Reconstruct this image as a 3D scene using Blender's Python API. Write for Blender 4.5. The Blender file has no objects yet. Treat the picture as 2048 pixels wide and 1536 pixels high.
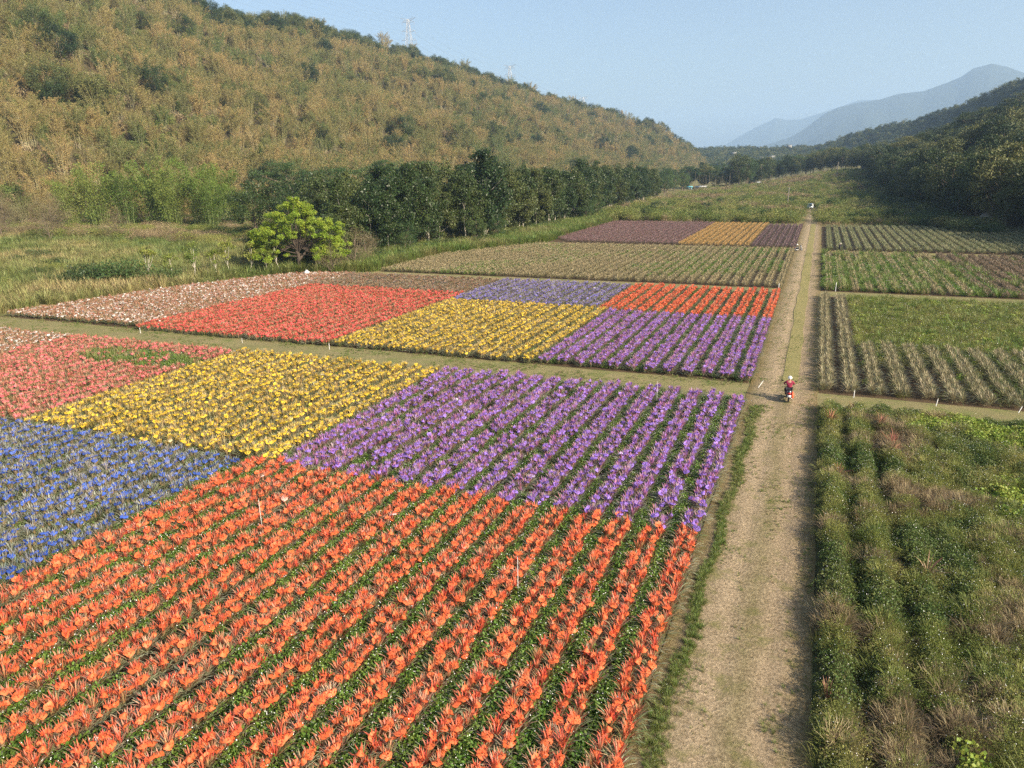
import bpy, bmesh, math, random
import numpy as np
from mathutils import Vector, Matrix, noise as mnoise

sc = bpy.context.scene
rng = np.random.default_rng(7)
random.seed(7)

# ------------------------------------------------------------------ camera
yaw, pitch, roll = .395039758, .288090158, -.0171102896
CAM_H = 16.0
fwd = Vector((-math.sin(yaw)*math.cos(pitch), math.cos(yaw)*math.cos(pitch), -math.sin(pitch)))
rt0 = Vector((math.cos(yaw), math.sin(yaw), 0)); up0 = rt0.cross(fwd)
rt = rt0*math.cos(roll) + up0*math.sin(roll); up = -rt0*math.sin(roll) + up0*math.cos(roll)
cam = bpy.data.cameras.new('camera'); cam.sensor_width = 36; cam.lens = 36*1446/2048
cam.clip_start = .3; cam.clip_end = 40000
camo = bpy.data.objects.new('camera', cam); sc.collection.objects.link(camo)
m = Matrix((rt, up, -fwd)).transposed().to_4x4(); m.translation = Vector((0, 0, CAM_H)); camo.matrix_world = m
sc.camera = camo

# ------------------------------------------------------------------ light
SUN_EL = math.radians(29)
sun_dir = Vector((math.cos(SUN_EL)*.962, -math.cos(SUN_EL)*.272, math.sin(SUN_EL)))     # towards the sun
w = bpy.data.worlds.new('World'); sc.world = w; w.use_nodes = True
nt = w.node_tree; nt.nodes.clear()
sky = nt.nodes.new('ShaderNodeTexSky'); sky.sky_type = 'NISHITA'; sky.sun_disc = False
sky.sun_elevation = SUN_EL; sky.sun_rotation = math.atan2(sun_dir.x, sun_dir.y)
sky.altitude = 200; sky.air_density = 1.0; sky.dust_density = 4.0; sky.ozone_density = 1.3
bg = nt.nodes.new('ShaderNodeBackground'); bg.inputs[1].default_value = .112
wo = nt.nodes.new('ShaderNodeOutputWorld')
nt.links.new(sky.outputs[0], bg.inputs[0]); nt.links.new(bg.outputs[0], wo.inputs[0])
sl = bpy.data.lights.new('sun', 'SUN'); sl.energy = 5.0; sl.angle = math.radians(.5); sl.color = (1, .89, .69)
so = bpy.data.objects.new('sun', sl); sc.collection.objects.link(so)
so.rotation_euler = sun_dir.to_track_quat('Z', 'Y').to_euler()
vs = sc.view_settings; vs.view_transform = 'Standard'; vs.look = 'None'; vs.gamma = 1; vs.use_curve_mapping = False
vs.exposure = .85
cy = sc.cycles
cy.max_bounces = 5; cy.diffuse_bounces = 2; cy.glossy_bounces = 2; cy.transmission_bounces = 3
cy.transparent_max_bounces = 6; cy.volume_bounces = 1; cy.use_denoising = False

# ------------------------------------------------------------------ helpers
def ss(a, b, x):
    t = np.clip((np.asarray(x, float)-a)/(b-a), 0, 1); return t*t*(3-2*t)

def link(o): sc.collection.objects.link(o); return o
def tag(o, label=None, cat=None, group=None, kind=None):
    if label: o['label'] = label
    if cat: o['category'] = cat
    if group: o['group'] = group
    if kind: o['kind'] = kind
    return o
def empty(name, loc=(0, 0, 0), rz=0, s=1):
    o = bpy.data.objects.new(name, None); link(o); o.location = loc; o.rotation_euler = (0, 0, rz); o.scale = (s, s, s)
    o.empty_display_size = .2
    return o

class G:
    """collects quads with a material index and a float value per face"""
    def __init__(s): s.v = []; s.f = []; s.m = []; s.a = []; s.n = 0
    def add(s, V, F, m=0, a=0.):
        V = np.asarray(V, float).reshape(-1, 3); F = np.asarray(F, int).reshape(-1, 4)
        s.v.append(V); s.f.append(F+s.n); s.n += len(V); s.m.append(np.full(len(F), m))
        s.a.append(np.full(len(F), a) if np.isscalar(a) else np.asarray(a, float))
    def box(s, c, d, m=0, rz=0., taper=1., a=0., rx=0.):
        x, y, z = np.array(d)/2
        V = np.array([(-x, -y, -z), (x, -y, -z), (x, y, -z), (-x, y, -z), (-x*taper, -y*taper, z), (x*taper, -y*taper, z), (x*taper, y*taper, z), (-x*taper, y*taper, z)])
        if rx: V = V @ np.array([[1, 0, 0], [0, math.cos(rx), math.sin(rx)], [0, -math.sin(rx), math.cos(rx)]])
        if rz: V = V @ np.array([[math.cos(rz), math.sin(rz), 0], [-math.sin(rz), math.cos(rz), 0], [0, 0, 1]])
        s.add(V+np.array(c), [(0, 3, 2, 1), (4, 5, 6, 7), (0, 1, 5, 4), (1, 2, 6, 5), (2, 3, 7, 6), (3, 0, 4, 7)], m, a)
    def tube(s, P, R, seg=6, m=0, a=0., cap=True):
        P = np.asarray(P, float); n = len(P); R = np.broadcast_to(R, (n,))
        T = np.gradient(P, axis=0); T /= np.linalg.norm(T, axis=1)[:, None]+1e-9
        ref = np.array([0, 0, 1.]) if abs(T[:, 2]).mean() < .8 else np.array([1., 0, 0])
        U = np.cross(T, ref); U /= np.linalg.norm(U, axis=1)[:, None]+1e-9; W = np.cross(T, U)
        an = np.arange(seg)*2*math.pi/seg
        V = P[:, None]+R[:, None, None]*(np.cos(an)[None, :, None]*U[:, None]+np.sin(an)[None, :, None]*W[:, None])
        V = V.reshape(-1, 3); F = []
        for i in range(n-1):
            for k in range(seg):
                F.append((i*seg+k, i*seg+(k+1) % seg, (i+1)*seg+(k+1) % seg, (i+1)*seg+k))
        s.add(V, F, m, a)
        if cap and seg % 2 == 0 and seg >= 4:
            for b in (0, (n-1)*seg):
                F = [(b+0, b+k, b+k+1, b+k+2) for k in range(1, seg-2, 2)]
                s.add(V, F, m, a) if False else s.f.append(np.array(F)+s.n-len(V)) or s.m.append(np.full(len(F), m)) or s.a.append(np.full(len(F), a))
    def lathe(s, prof, seg=16, c=(0, 0, 0), m=0, axis='z', a=0.):
        prof = np.asarray(prof, float); n = len(prof); an = np.arange(seg)*2*math.pi/seg
        V = np.stack([prof[:, 0, None]*np.cos(an), prof[:, 0, None]*np.sin(an), np.repeat(prof[:, 1, None], seg, 1)], -1).reshape(-1, 3)
        if axis == 'x': V = V[:, [2, 0, 1]]
        if axis == 'y': V = V[:, [1, 2, 0]]
        F = [(i*seg+k, i*seg+(k+1) % seg, (i+1)*seg+(k+1) % seg, (i+1)*seg+k) for i in range(n-1) for k in range(seg)]
        s.add(V+np.array(c), F, m, a)
    def leaves(s, C, size, asp=.4, bias=None, bstr=0., m=0, a=0., droop=None):
        """diamond leaves at C; direction random, pulled to `droop`; normal pulled to bias"""
        C = np.asarray(C, float); n = len(C)
        D = rng.normal(size=(n, 3)); D /= np.linalg.norm(D, axis=1)[:, None]
        if droop is not None: D = D+np.asarray(droop); D /= np.linalg.norm(D, axis=1)[:, None]+1e-9
        N = rng.normal(size=(n, 3))
        if bias is not None: N = N+bstr*np.asarray(bias)
        S = np.cross(D, N); S /= np.linalg.norm(S, axis=1)[:, None]+1e-9
        L = (np.broadcast_to(size, (n,))*rng.uniform(.7, 1.25, n))[:, None]
        V = np.stack([C-D*L*.5, C-S*L*asp*.5, C+D*L*.5, C+S*L*asp*.5], 1).reshape(-1, 3)
        s.add(V, np.arange(4*n).reshape(n, 4), m, a)
    def blade(s, p, az, el, L, wd, droop, seg=3, m=0, a=0.):
        t = np.linspace(0, 1, seg+1); e = el-droop*t*t*1.0
        ds = L/seg; r = np.concatenate([[0], np.cumsum(np.cos(e[:-1]))*ds]); z = np.concatenate([[0], np.cumsum(np.sin(e[:-1]))*ds])
        c, sn = math.cos(az), math.sin(az)
        X = p[0]+r*c; Y = p[1]+r*sn; Z = p[2]+z
        ww = wd*.5*np.array([.8]+[1]*(seg-1)+[.12]) if seg > 1 else wd*.5*np.array([1, .1])
        V = np.stack([np.stack([X-sn*ww, Y+c*ww, Z], -1), np.stack([X+sn*ww, Y-c*ww, Z], -1)], 1).reshape(-1, 3)
        s.add(V, [(2*i, 2*i+1, 2*i+3, 2*i+2) for i in range(seg)], m, a)
    def mesh(s, name, mats, smooth=False):
        me = bpy.data.meshes.new(name)
        V = np.concatenate(s.v); F = np.concatenate(s.f); M = np.concatenate(s.m); A = np.concatenate(s.a)
        me.vertices.add(len(V)); me.vertices.foreach_set('co', V.astype(np.float32).ravel())
        me.loops.add(F.size); me.loops.foreach_set('vertex_index', F.astype(np.int32).ravel())
        me.polygons.add(len(F)); me.polygons.foreach_set('loop_start', (np.arange(len(F))*4).astype(np.int32))
        me.polygons.foreach_set('material_index', M.astype(np.int32))
        if smooth: me.polygons.foreach_set('use_smooth', np.ones(len(F), bool))
        at = me.attributes.new('val', 'FLOAT', 'FACE'); at.data.foreach_set('value', A.astype(np.float32))
        for mt in (mats if isinstance(mats, (list, tuple)) else [mats]): me.materials.append(mt)
        me.update(calc_edges=True)
        return me
    def obj(s, name, mats, parent=None, smooth=False, loc=None):
        o = bpy.data.objects.new(name, s.mesh(name, mats, smooth)); link(o)
        if parent: o.parent = parent
        if loc is not None: o.location = loc
        return o

# ------------------------------------------------------------------ materials
def nodes(name):
    mt = bpy.data.materials.new(name); mt.use_nodes = True; t = mt.node_tree; t.nodes.clear()
    return mt, t, t.nodes.new, t.links.new
def ramp(t, stops):
    r = t.nodes.new('ShaderNodeValToRGB'); e = r.color_ramp.elements
    while len(e) < len(stops): e.new(.5)
    for k, (p, c) in enumerate(stops): e[k].position = p; e[k].color = (*c, 1)
    return r
def worn(mt):
    t = mt.node_tree; N, L = t.nodes.new, t.links.new; p = [n for n in t.nodes if n.type == 'BSDF_PRINCIPLED'][0]; src = p.inputs['Base Color'].links[0].from_socket
    geo = N('ShaderNodeNewGeometry'); sx = N('ShaderNodeSeparateXYZ'); L(geo.outputs['Position'], sx.inputs[0]); no = N('ShaderNodeTexNoise'); no.inputs['Scale'].default_value = .5; no.inputs['Detail'].default_value = 4; L(geo.outputs['Position'], no.inputs['Vector'])
    a = N('ShaderNodeMath'); a.operation = 'MULTIPLY_ADD'; L(no.outputs[0], a.inputs[0]); a.inputs[1].default_value = .9; L(sx.outputs[0], a.inputs[2])
    mp = N('ShaderNodeMapRange'); mp.inputs['From Min'].default_value = -3.0; mp.inputs['From Max'].default_value = 1.7; L(a.outputs[0], mp.inputs['Value'])
    r = ramp(t, [(0, (.62, .6, .42)), (.14, (.9, .9, .84)), (.3, (1.16, 1.13, 1.1)), (.4, (1.16, 1.13, 1.1)), (.54, (.86, .88, .74)), (.68, (1.12, 1.08, 1.04)), (.8, (1.1, 1.05, 1.)), (1, (.68, .66, .45))]); L(mp.outputs[0], r.inputs[0])
    mx = N('ShaderNodeMix'); mx.data_type = 'RGBA'; mx.blend_type = 'MULTIPLY'; mx.inputs[0].default_value = 1; L(src, mx.inputs[6]); L(r.outputs[0], mx.inputs[7]); L(mx.outputs[2], p.inputs['Base Color'])
def leaf_mat(name, cols, patch=.03, patch_amt=.5, transl=.3, rough=.55, fine=0., dye=None, dye_amt=1.):
    """cols: 3 colours blended by per-plant random value and world-space patches"""
    mt, t, N, L = nodes(name)
    oi = N('ShaderNodeObjectInfo'); geo = N('ShaderNodeNewGeometry')
    no = N('ShaderNodeTexNoise'); no.inputs['Scale'].default_value = patch; no.inputs['Detail'].default_value = 3
    L(geo.outputs['Position'], no.inputs['Vector'])
    a = N('ShaderNodeMath'); a.operation = 'MULTIPLY_ADD'; L(no.outputs[0], a.inputs[0]); a.inputs[1].default_value = patch_amt*2.4; a.inputs[2].default_value = .5-patch_amt*1.2
    b = N('ShaderNodeMath'); b.operation = 'MULTIPLY_ADD'; L(oi.outputs['Random'], b.inputs[0]); b.inputs[1].default_value = (1-patch_amt); L(a.outputs[0], b.inputs[2])
    c = N('ShaderNodeMath'); c.operation = 'SUBTRACT'; L(b.outputs[0], c.inputs[0]); c.inputs[1].default_value = (1-patch_amt)*.5
    r = ramp(t, [(.15, cols[0]), (.5, cols[1]), (.85, cols[2])]); L(c.outputs[0], r.inputs[0])
    col = r.outputs[0]
    # island-level jitter: every leaf a little lighter or darker
    hs = N('ShaderNodeHueSaturation'); L(col, hs.inputs['Color'])
    j = N('ShaderNodeMath'); j.operation = 'MULTIPLY_ADD'; L(geo.outputs['Random Per Island'], j.inputs[0]); j.inputs[1].default_value = .6; j.inputs[2].default_value = .7
    L(j.outputs[0], hs.inputs['Value'])
    j2 = N('ShaderNodeMath'); j2.operation = 'MULTIPLY_ADD'; L(geo.outputs['Random Per Island'], j2.inputs[0]); j2.inputs[1].default_value = .05; j2.inputs[2].default_value = .475
    L(j2.outputs[0], hs.inputs['Hue']); col = hs.outputs[0]
    if dye:
        at = N('ShaderNodeAttribute'); at.attribute_name = 'val'
        n2 = N('ShaderNodeTexNoise'); n2.inputs['Scale'].default_value = 2.2; L(geo.outputs['Position'], n2.inputs['Vector'])
        m1 = N('ShaderNodeMath'); m1.operation = 'MULTIPLY_ADD'; L(n2.outputs[0], m1.inputs[0]); m1.inputs[1].default_value = 2.4; m1.inputs[2].default_value = -.45
        m1.use_clamp = True
        m2 = N('ShaderNodeMath'); m2.operation = 'MULTIPLY'; m2.use_clamp = True; L(m1.outputs[0], m2.inputs[0]); L(at.outputs['Fac'], m2.inputs[1])
        m3 = N('ShaderNodeMath'); m3.operation = 'MULTIPLY'; m3.use_clamp = True; L(m2.outputs[0], m3.inputs[0]); m3.inputs[1].default_value = dye_amt
        dr = ramp(t, [(0, dye[0]), (1, dye[1])]); L(geo.outputs['Random Per Island'], dr.inputs[0])
        mx = N('ShaderNodeMix'); mx.data_type = 'RGBA'; L(m3.outputs[0], mx.inputs[0]); L(col, mx.inputs[6]); L(dr.outputs[0], mx.inputs[7]); col = mx.outputs[2]
    p = N('ShaderNodeBsdfPrincipled'); p.inputs['Roughness'].default_value = rough; p.inputs['Specular IOR Level'].default_value = .35; L(col, p.inputs['Base Color'])
    o = N('ShaderNodeOutputMaterial')
    if transl > 0:
        tr = N('ShaderNodeBsdfTranslucent'); L(col, tr.inputs[0]); mi = N('ShaderNodeMixShader'); mi.inputs[0].default_value = transl
        L(p.outputs[0], mi.inputs[1]); L(tr.outputs[0], mi.inputs[2]); L(mi.outputs[0], o.inputs[0])
    else: L(p.outputs[0], o.inputs[0])
    return mt
def plain(name, col, rough=.6, metal=0., var=.12, scale=6., bump=0.):
    mt, t, N, L = nodes(name)
    p = N('ShaderNodeBsdfPrincipled'); p.inputs['Roughness'].default_value = rough; p.inputs['Metallic'].default_value = metal
    geo = N('ShaderNodeNewGeometry'); no = N('ShaderNodeTexNoise'); no.inputs['Scale'].default_value = scale; no.inputs['Detail'].default_value = 4
    L(geo.outputs['Position'], no.inputs['Vector'])
    r = ramp(t, [(.3, tuple(c*(1-var) for c in col)), (.7, tuple(min(1, c*(1+var)) for c in col))]); L(no.outputs[0], r.inputs[0]); L(r.outputs[0], p.inputs['Base Color'])
    if bump:
        b = N('ShaderNodeBump'); b.inputs['Strength'].default_value = bump; L(no.outputs[0], b.inputs['Height']); L(b.outputs[0], p.inputs['Normal'])
    o = N('ShaderNodeOutputMaterial'); L(p.outputs[0], o.inputs[0]); return mt
def ground_mat(name, big, small, sb=.15, ssm=6., bump=.3, mixamt=.5, third=None, ts=1.2, thr=(.5, .62)):
    """big: two colours in wide patches; small: two colours in fine litter; third: patches of a third cover"""
    mt, t, N, L = nodes(name)
    geo = N('ShaderNodeNewGeometry')
    def noi(s, d=5, r=.6):
        n = N('ShaderNodeTexNoise'); n.inputs['Scale'].default_value = s; n.inputs['Detail'].default_value = d; n.inputs['Roughness'].default_value = r
        L(geo.outputs['Position'], n.inputs['Vector']); return n
    a = noi(sb); b = noi(ssm, 6, .75); ra = ramp(t, [(.38, big[0]), (.62, big[1])]); rb = ramp(t, [(.36, small[0]), (.64, small[1])])
    L(a.outputs[0], ra.inputs[0]); L(b.outputs[0], rb.inputs[0])
    mx = N('ShaderNodeMix'); mx.data_type = 'RGBA'; mx.inputs[0].default_value = mixamt; L(ra.outputs[0], mx.inputs[6]); L(rb.outputs[0], mx.inputs[7]); col = mx.outputs[2]
    if third:
        c = noi(ts, 6, .7); rc = ramp(t, [(thr[0], (0, 0, 0)), (thr[1], (1, 1, 1))]); L(c.outputs[0], rc.inputs[0])
        m3 = N('ShaderNodeMix'); m3.data_type = 'RGBA'; L(rc.outputs[0], m3.inputs[0]); L(col, m3.inputs[6]); m3.inputs[7].default_value = (*third, 1); col = m3.outputs[2]
    p = N('ShaderNodeBsdfPrincipled'); p.inputs['Roughness'].default_value = .95; p.inputs['Specular IOR Level'].default_value = .1; L(col, p.inputs['Base Color'])
    bp = N('ShaderNodeBump'); bp.inputs['Strength'].default_value = bump; bp.inputs['Distance'].default_value = .15; L(b.outputs[0], bp.inputs['Height']); L(bp.outputs[0], p.inputs['Normal'])
    o = N('ShaderNodeOutputMaterial'); L(p.outputs[0], o.inputs[0]); return mt

# ------------------------------------------------------------------ scatter (geometry nodes instancing, for 'stuff' only)
PROTO = {}
def proto(me):
    if me.name not in PROTO: PROTO[me.name] = bpy.data.objects.new('proto_'+me.name, me)
    return PROTO[me.name]
def scatter(name, P, rz, tilt, scl, meshes, idx=None, label=None, zs=None):
    P = np.asarray(P, float); n = len(P)
    if n == 0: return None
    if idx is None: idx = rng.integers(0, len(meshes), n)
    me = bpy.data.meshes.new(name); me.vertices.add(n); me.vertices.foreach_set('co', P.astype(np.float32).ravel())
    tilt = np.broadcast_to(tilt, (n,)); R = np.stack([rng.normal(size=n)*tilt, rng.normal(size=n)*tilt, np.broadcast_to(rz, (n,))], -1)
    scl = np.broadcast_to(scl, (n,)); S = np.stack([scl, scl, scl*(1 if zs is None else zs)], -1)
    for nm, ty, d in (('rot', 'FLOAT_VECTOR', R), ('scl', 'FLOAT_VECTOR', S)):
        a = me.attributes.new(nm, ty, 'POINT'); a.data.foreach_set('vector', d.astype(np.float32).ravel())
    a = me.attributes.new('idx', 'INT', 'POINT'); a.data.foreach_set('value', np.asarray(idx).astype(np.int32))
    o = link(bpy.data.objects.new(name, me)); o['kind'] = 'stuff'
    if label: o['label'] = label
    ng = bpy.data.node_groups.new(name, 'GeometryNodeTree')
    ng.interface.new_socket('Geometry', in_out='INPUT', socket_type='NodeSocketGeometry')
    ng.interface.new_socket('Geometry', in_out='OUTPUT', socket_type='NodeSocketGeometry')
    N = ng.nodes.new; L = ng.links.new; gi = N('NodeGroupInput'); go = N('NodeGroupOutput')
    def attr(nm, ty):
        x = N('GeometryNodeInputNamedAttribute'); x.data_type = ty; x.inputs[0].default_value = nm; return x.outputs[0]
    rot = N('FunctionNodeEulerToRotation'); L(attr('rot', 'FLOAT_VECTOR'), rot.inputs[0]); sv = attr('scl', 'FLOAT_VECTOR'); ix = attr('idx', 'INT')
    jn = N('GeometryNodeJoinGeometry')
    for k, mm in enumerate(meshes):
        c = N('FunctionNodeCompare'); c.data_type = 'INT'; c.operation = 'EQUAL'; L(ix, c.inputs[2]); c.inputs[3].default_value = k
        oi = N('GeometryNodeObjectInfo'); oi.inputs['Object'].default_value = proto(mm); oi.inputs['As Instance'].default_value = True
        ip = N('GeometryNodeInstanceOnPoints'); L(gi.outputs[0], ip.inputs['Points']); L(c.outputs[0], ip.inputs['Selection'])
        L(oi.outputs['Geometry'], ip.inputs['Instance']); L(rot.outputs[0], ip.inputs['Rotation']); L(sv, ip.inputs['Scale'])
        L(ip.outputs[0], jn.inputs[0])
    L(jn.outputs[0], go.inputs[0])
    md = o.modifiers.new('scatter', 'NODES'); md.node_group = ng
    return o
def variant(me, name, mats):
    c = me.copy(); c.name = name
    for k, mt in enumerate(mats): c.materials[k] = mt
    return c
def grid_pts(x0, x1, y0, y1, d, jit=.45):
    X, Y = np.meshgrid(np.arange(x0+d/2, x1, d), np.arange(y0+d/2, y1, d)); X = X.ravel(); Y = Y.ravel()
    return X+rng.uniform(-jit, jit, len(X))*d, Y+rng.uniform(-jit, jit, len(X))*d
def nz(X, Y, s, seed=0.):
    return np.array([mnoise.noise((x*s+seed, y*s-seed, seed*.7)) for x, y in zip(np.ravel(X), np.ravel(Y))]).reshape(np.shape(X))
f_px = 1446.
def project(P):
    P = np.asarray(P, float)-np.array([0, 0, CAM_H]); c = P@np.array(fwd)
    return 1024+f_px*(P@np.array(rt))/c, 768-f_px*(P@np.array(up))/c, c
def visible(P, mg=80):
    x, y, c = project(P); return (c > 1) & (x > -mg) & (x < 2048+mg) & (y > -mg) & (y < 1536+mg)

# ------------------------------------------------------------------ terrain
def zg(X, Y):
    X = np.asarray(X, float); Y = np.asarray(Y, float)
    z = 11*ss(300, 600, Y)*ss(-70, 25, X)
    z = z+1.5*ss(-105, -200, X)*ss(40, 110, Y)
    z = z+14*ss(900, 1500, Y)
    return z
def sheet(name, mat, xs, ys, zoff=0., hfun=zg):
    X, Y = np.meshgrid(xs, ys); Z = hfun(X, Y)+zoff; n, mm = X.shape
    g = G(); I = np.arange(n*mm).reshape(n, mm)
    g.add(np.stack([X, Y, Z], -1), np.stack([I[:-1, :-1], I[:-1, 1:], I[1:, 1:], I[1:, :-1]], -1))
    return tag(g.obj(name, mat, smooth=True), kind='structure')
def wavy(name, mat, xf0, xf1, ys, zoff, along='y', n=7, hf=None):
    """a strip whose two edges wander; xf0/xf1 give the edges"""
    g = G(); ys = np.asarray(ys, float); T = np.linspace(0, 1, n)
    A = xf0(ys); B = xf1(ys); X = A[:, None]*(1-T)+B[:, None]*T; Y = np.repeat(ys[:, None], n, 1)
    if along == 'x': X, Y = Y, X
    Z = zg(X, Y)+zoff+(hf(X, Y) if hf else 0)
    I = np.arange(X.size).reshape(X.shape); g.add(np.stack([X, Y, Z], -1), np.stack([I[:-1, :-1], I[:-1, 1:], I[1:, 1:], I[1:, :-1]], -1))
    return tag(g.obj(name, mat, smooth=True), kind='structure')

M_field = ground_mat('field_ground', ((.15, .15, .05), (.28, .21, .1)), ((.09, .1, .03), (.36, .28, .14)), sb=.05, ssm=1.5, third=(.06, .09, .022), ts=.12)
M_track = ground_mat('track_dirt', ((.235, .175, .105), (.305, .23, .145)), ((.06, .048, .028), (.6, .48, .33)), sb=.35, ssm=9, bump=.8, mixamt=.5, third=(.19, .175, .075), ts=.9, thr=(.52, .68))
worn(M_track)
M_grasspath = ground_mat('mown_grass_path', ((.2, .175, .075), (.3, .24, .12)), ((.12, .11, .045), (.36, .3, .16)), sb=.25, ssm=9, bump=.5, mixamt=.5, third=(.17, .18, .06), ts=.5, thr=(.45, .65))
M_soil = ground_mat('plot_soil', ((.075, .05, .03), (.12, .08, .048)), ((.05, .035, .02), (.17, .12, .07)), sb=.4, ssm=8, bump=.6)
M_yellowgreen = ground_mat('short_green_grass', ((.22, .2, .07), (.28, .235, .095)), ((.14, .13, .045), (.4, .33, .16)), sb=.3, ssm=12, bump=.4)

xs = np.unique(np.concatenate([np.linspace(-5000, -500, 12), np.linspace(-500, 300, 90), np.linspace(300, 5000, 12)]))
ys = np.unique(np.concatenate([np.linspace(-400, 0, 5), np.linspace(0, 700, 80), np.linspace(700, 2000, 30), np.linspace(2000, 13000, 12)]))
sheet('ground', M_field, xs, ys)

def wob(a, s, amp, seed): return lambda t: a+amp*np.array([mnoise.noise((v*s, seed, 0)) for v in np.ravel(t)])
yy = np.arange(5, 232, .8)
# main dirt track, with shallow wheel ruts
wavy('dirt_track', M_track, wob(-3.55, .25, .25, 1), wob(1.25, .25, .15, 2), yy, .012, n=27,
     hf=lambda X, Y: -.035*np.exp(-((X+1.55)/.22)**2)-.035*np.exp(-((X+.1)/.22)**2)+.03)
wavy('track_grass_strip', M_yellowgreen, wob(-1.35, .12, .35, 3), wob(-.2, .12, .35, 4), np.arange(57, 225, 1.), .048, n=4)
xx = np.arange(-100, 60, 1.)
wavy('cross_path', M_grasspath, wob(51.3, .15, .3, 5), wob(55.9, .15, .3, 6), np.arange(-108, -2.6, 1.), .02, along='x')
wavy('cross_path', M_grasspath, wob(51.6, .15, .3, 7), wob(55.0, .15, .3, 8), np.arange(.7, 70, 1.), .02, along='x')
wavy('back_path', M_grasspath, wob(99.8, .15, .3, 9), wob(103.6, .15, .3, 10), np.arange(-80, -2.6, 1.), .02, along='x')
wavy('back_path', M_grasspath, wob(99.8, .15, .3, 11), wob(102.8, .15, .3, 12), np.arange(.7, 60, 1.), .02, along='x')
wavy('far_path', M_track, wob(149.5, .15, .3, 13), wob(153.5, .15, .3, 14), np.arange(-8, 9, 1.), .03, along='x')
wavy('far_path', M_yellowgreen, wob(154, .1, .3, 15), wob(156, .1, .4, 16), np.arange(-66, -8, 1.), .02, along='x')
wavy('far_path', M_yellowgreen, wob(150, .1, .3, 17), wob(153, .1, .4, 18), np.arange(9, 45, 1.), .02, along='x')
wavy('far_track', M_track, lambda y: -2.6-.5*ss(230, 300, y)*np.ones_like(y)-.8, lambda y: -1.2-1.2*ss(230, 300, y), np.arange(228, 306, 2.), .02)
# plot soils
def soil(x0, x1, y0, y1, i):
    return wavy('plot_soil', M_soil, wob(x0, .2, .3, 20+i), wob(x1, .2, .15, 21+i), np.arange(y0, y1+.1, 1.), .006, n=4)
def left_edge(y):      # the ragged left end of the second block and the fields behind it
    return np.interp(y, [55, 57, 78, 93, 98, 104, 127, 154, 170, 225], [-91, -90, -86, -79.5, -75, -67, -68, -56, -60, -57.5])
wavy('plot_soil', M_soil, lambda y: -100+0*y, wob(-3.75, .6, .25, 31), np.arange(6, 51, 1.), .006, n=12)
wavy('plot_soil', M_soil, left_edge, wob(-3.7, .6, .2, 32), np.arange(56, 100, 1.), .006, n=12)
wavy('plot_soil', M_soil, left_edge, wob(-3.7, .6, .2, 33), np.arange(104, 154, 1.), .006, n=12)
wavy('plot_soil', M_soil, left_edge, wob(-3.7, .6, .2, 34), np.arange(157, 219, 1.), .006, n=12)
for i, (a, b, x1) in enumerate(((6, 51.5, 45), (55, 99.6, 50), (103, 149.5, 50), (153.5, 216, 45))):
    soil(1.3, x1, a, b, 40+i)

# ------------------------------------------------------------------ pineapple plants
GRN = ((.15, .19, .07), (.27, .29, .15), (.42, .41, .28))
def rosette(seed, n=34, seg=3, L0=.5, wd=.032):
    r = np.random.default_rng(seed); g = G()
    for k in range(n):
        t = k/n; az = k*2.399+r.uniform(-.3, .3); el = math.radians(86-62*t**.8+r.uniform(-6, 6)); L = L0*(.74+.5*t)*r.uniform(.85, 1.15)
        g.blade((.03*math.cos(az), .03*math.sin(az), .34-.26*t), az, el, L, wd, .5+.9*t, seg, a=float(np.clip(1.22-1.75*t+r.uniform(-.2, .2), 0, 1)))
    return g
def cap_geo(g, seed, kind, m=0, R=.155, z0=.56):
    r = np.random.default_rng(seed); seg = 14; rings = (.16, .5, .8, 1.)
    a = np.arange(seg)*2*math.pi/seg; V = []
    ph = r.uniform(0, 6.28, 3); R = R*r.uniform(.9, 1.1)
    for q in rings:
        rr = R*q*(1+.06*np.sin(2*a+ph[0])*q+.05*np.sin(5*a+ph[1])*q)
        x = rr*np.cos(a); y = rr*np.sin(a)
        z = -.26*rr+.02*np.sin(3*a+ph[2])*q+.008*np.sin(7*a+ph[0])*q+r.normal(size=seg)*.005*q
        if kind == 1: z = z+.9*np.abs(x)-.05; x = x*.72                     # folded like a shell
        if kind == 2: z = z+np.where(x > .02, (x-.02)*1.1, 0); x = np.where(x > .02, .02+(x-.02)*.5, x)   # one side turned up
        if kind == 3: z = z-.75*np.abs(y)*q; y = y*.75                       # sagging over
        if kind == 4: z = -.95*rr+.1; x = x*.75; y = y*.75                 # narrow cone
        V.append(np.stack([x, y, z], -1))
    V = np.concatenate(V)
    tl = r.uniform(.05, .5); az = r.uniform(0, 6.28); c, s_ = math.cos(tl), math.sin(tl)
    Rx = np.array([[1, 0, 0], [0, c, -s_], [0, s_, c]]); Rz = np.array([[math.cos(az), -math.sin(az), 0], [math.sin(az), math.cos(az), 0], [0, 0, 1]])
    V = V@(Rz@Rx).T+np.array([r.uniform(-.05, .05), r.uniform(-.05, .05), z0])
    F = [(i*seg+k, i*seg+(k+1) % seg, (i+1)*seg+(k+1) % seg, (i+1)*seg+k) for i in range(len(rings)-1) for k in range(seg)]
    g.add(V, F, m)
    return g
def fruit_geo(g, m=0):
    g.lathe([(.0, .2), (.045, .22), (.065, .32), (.06, .44), (.035, .52), (0, .54)], 8, m=m); return g
def merge(dst, src, m):
    off = dst.n
    dst.v += src.v; dst.f += [f+off for f in src.f]; dst.n += src.n; dst.m += [np.full(len(x), m) for x in src.m]; dst.a += src.a

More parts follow.
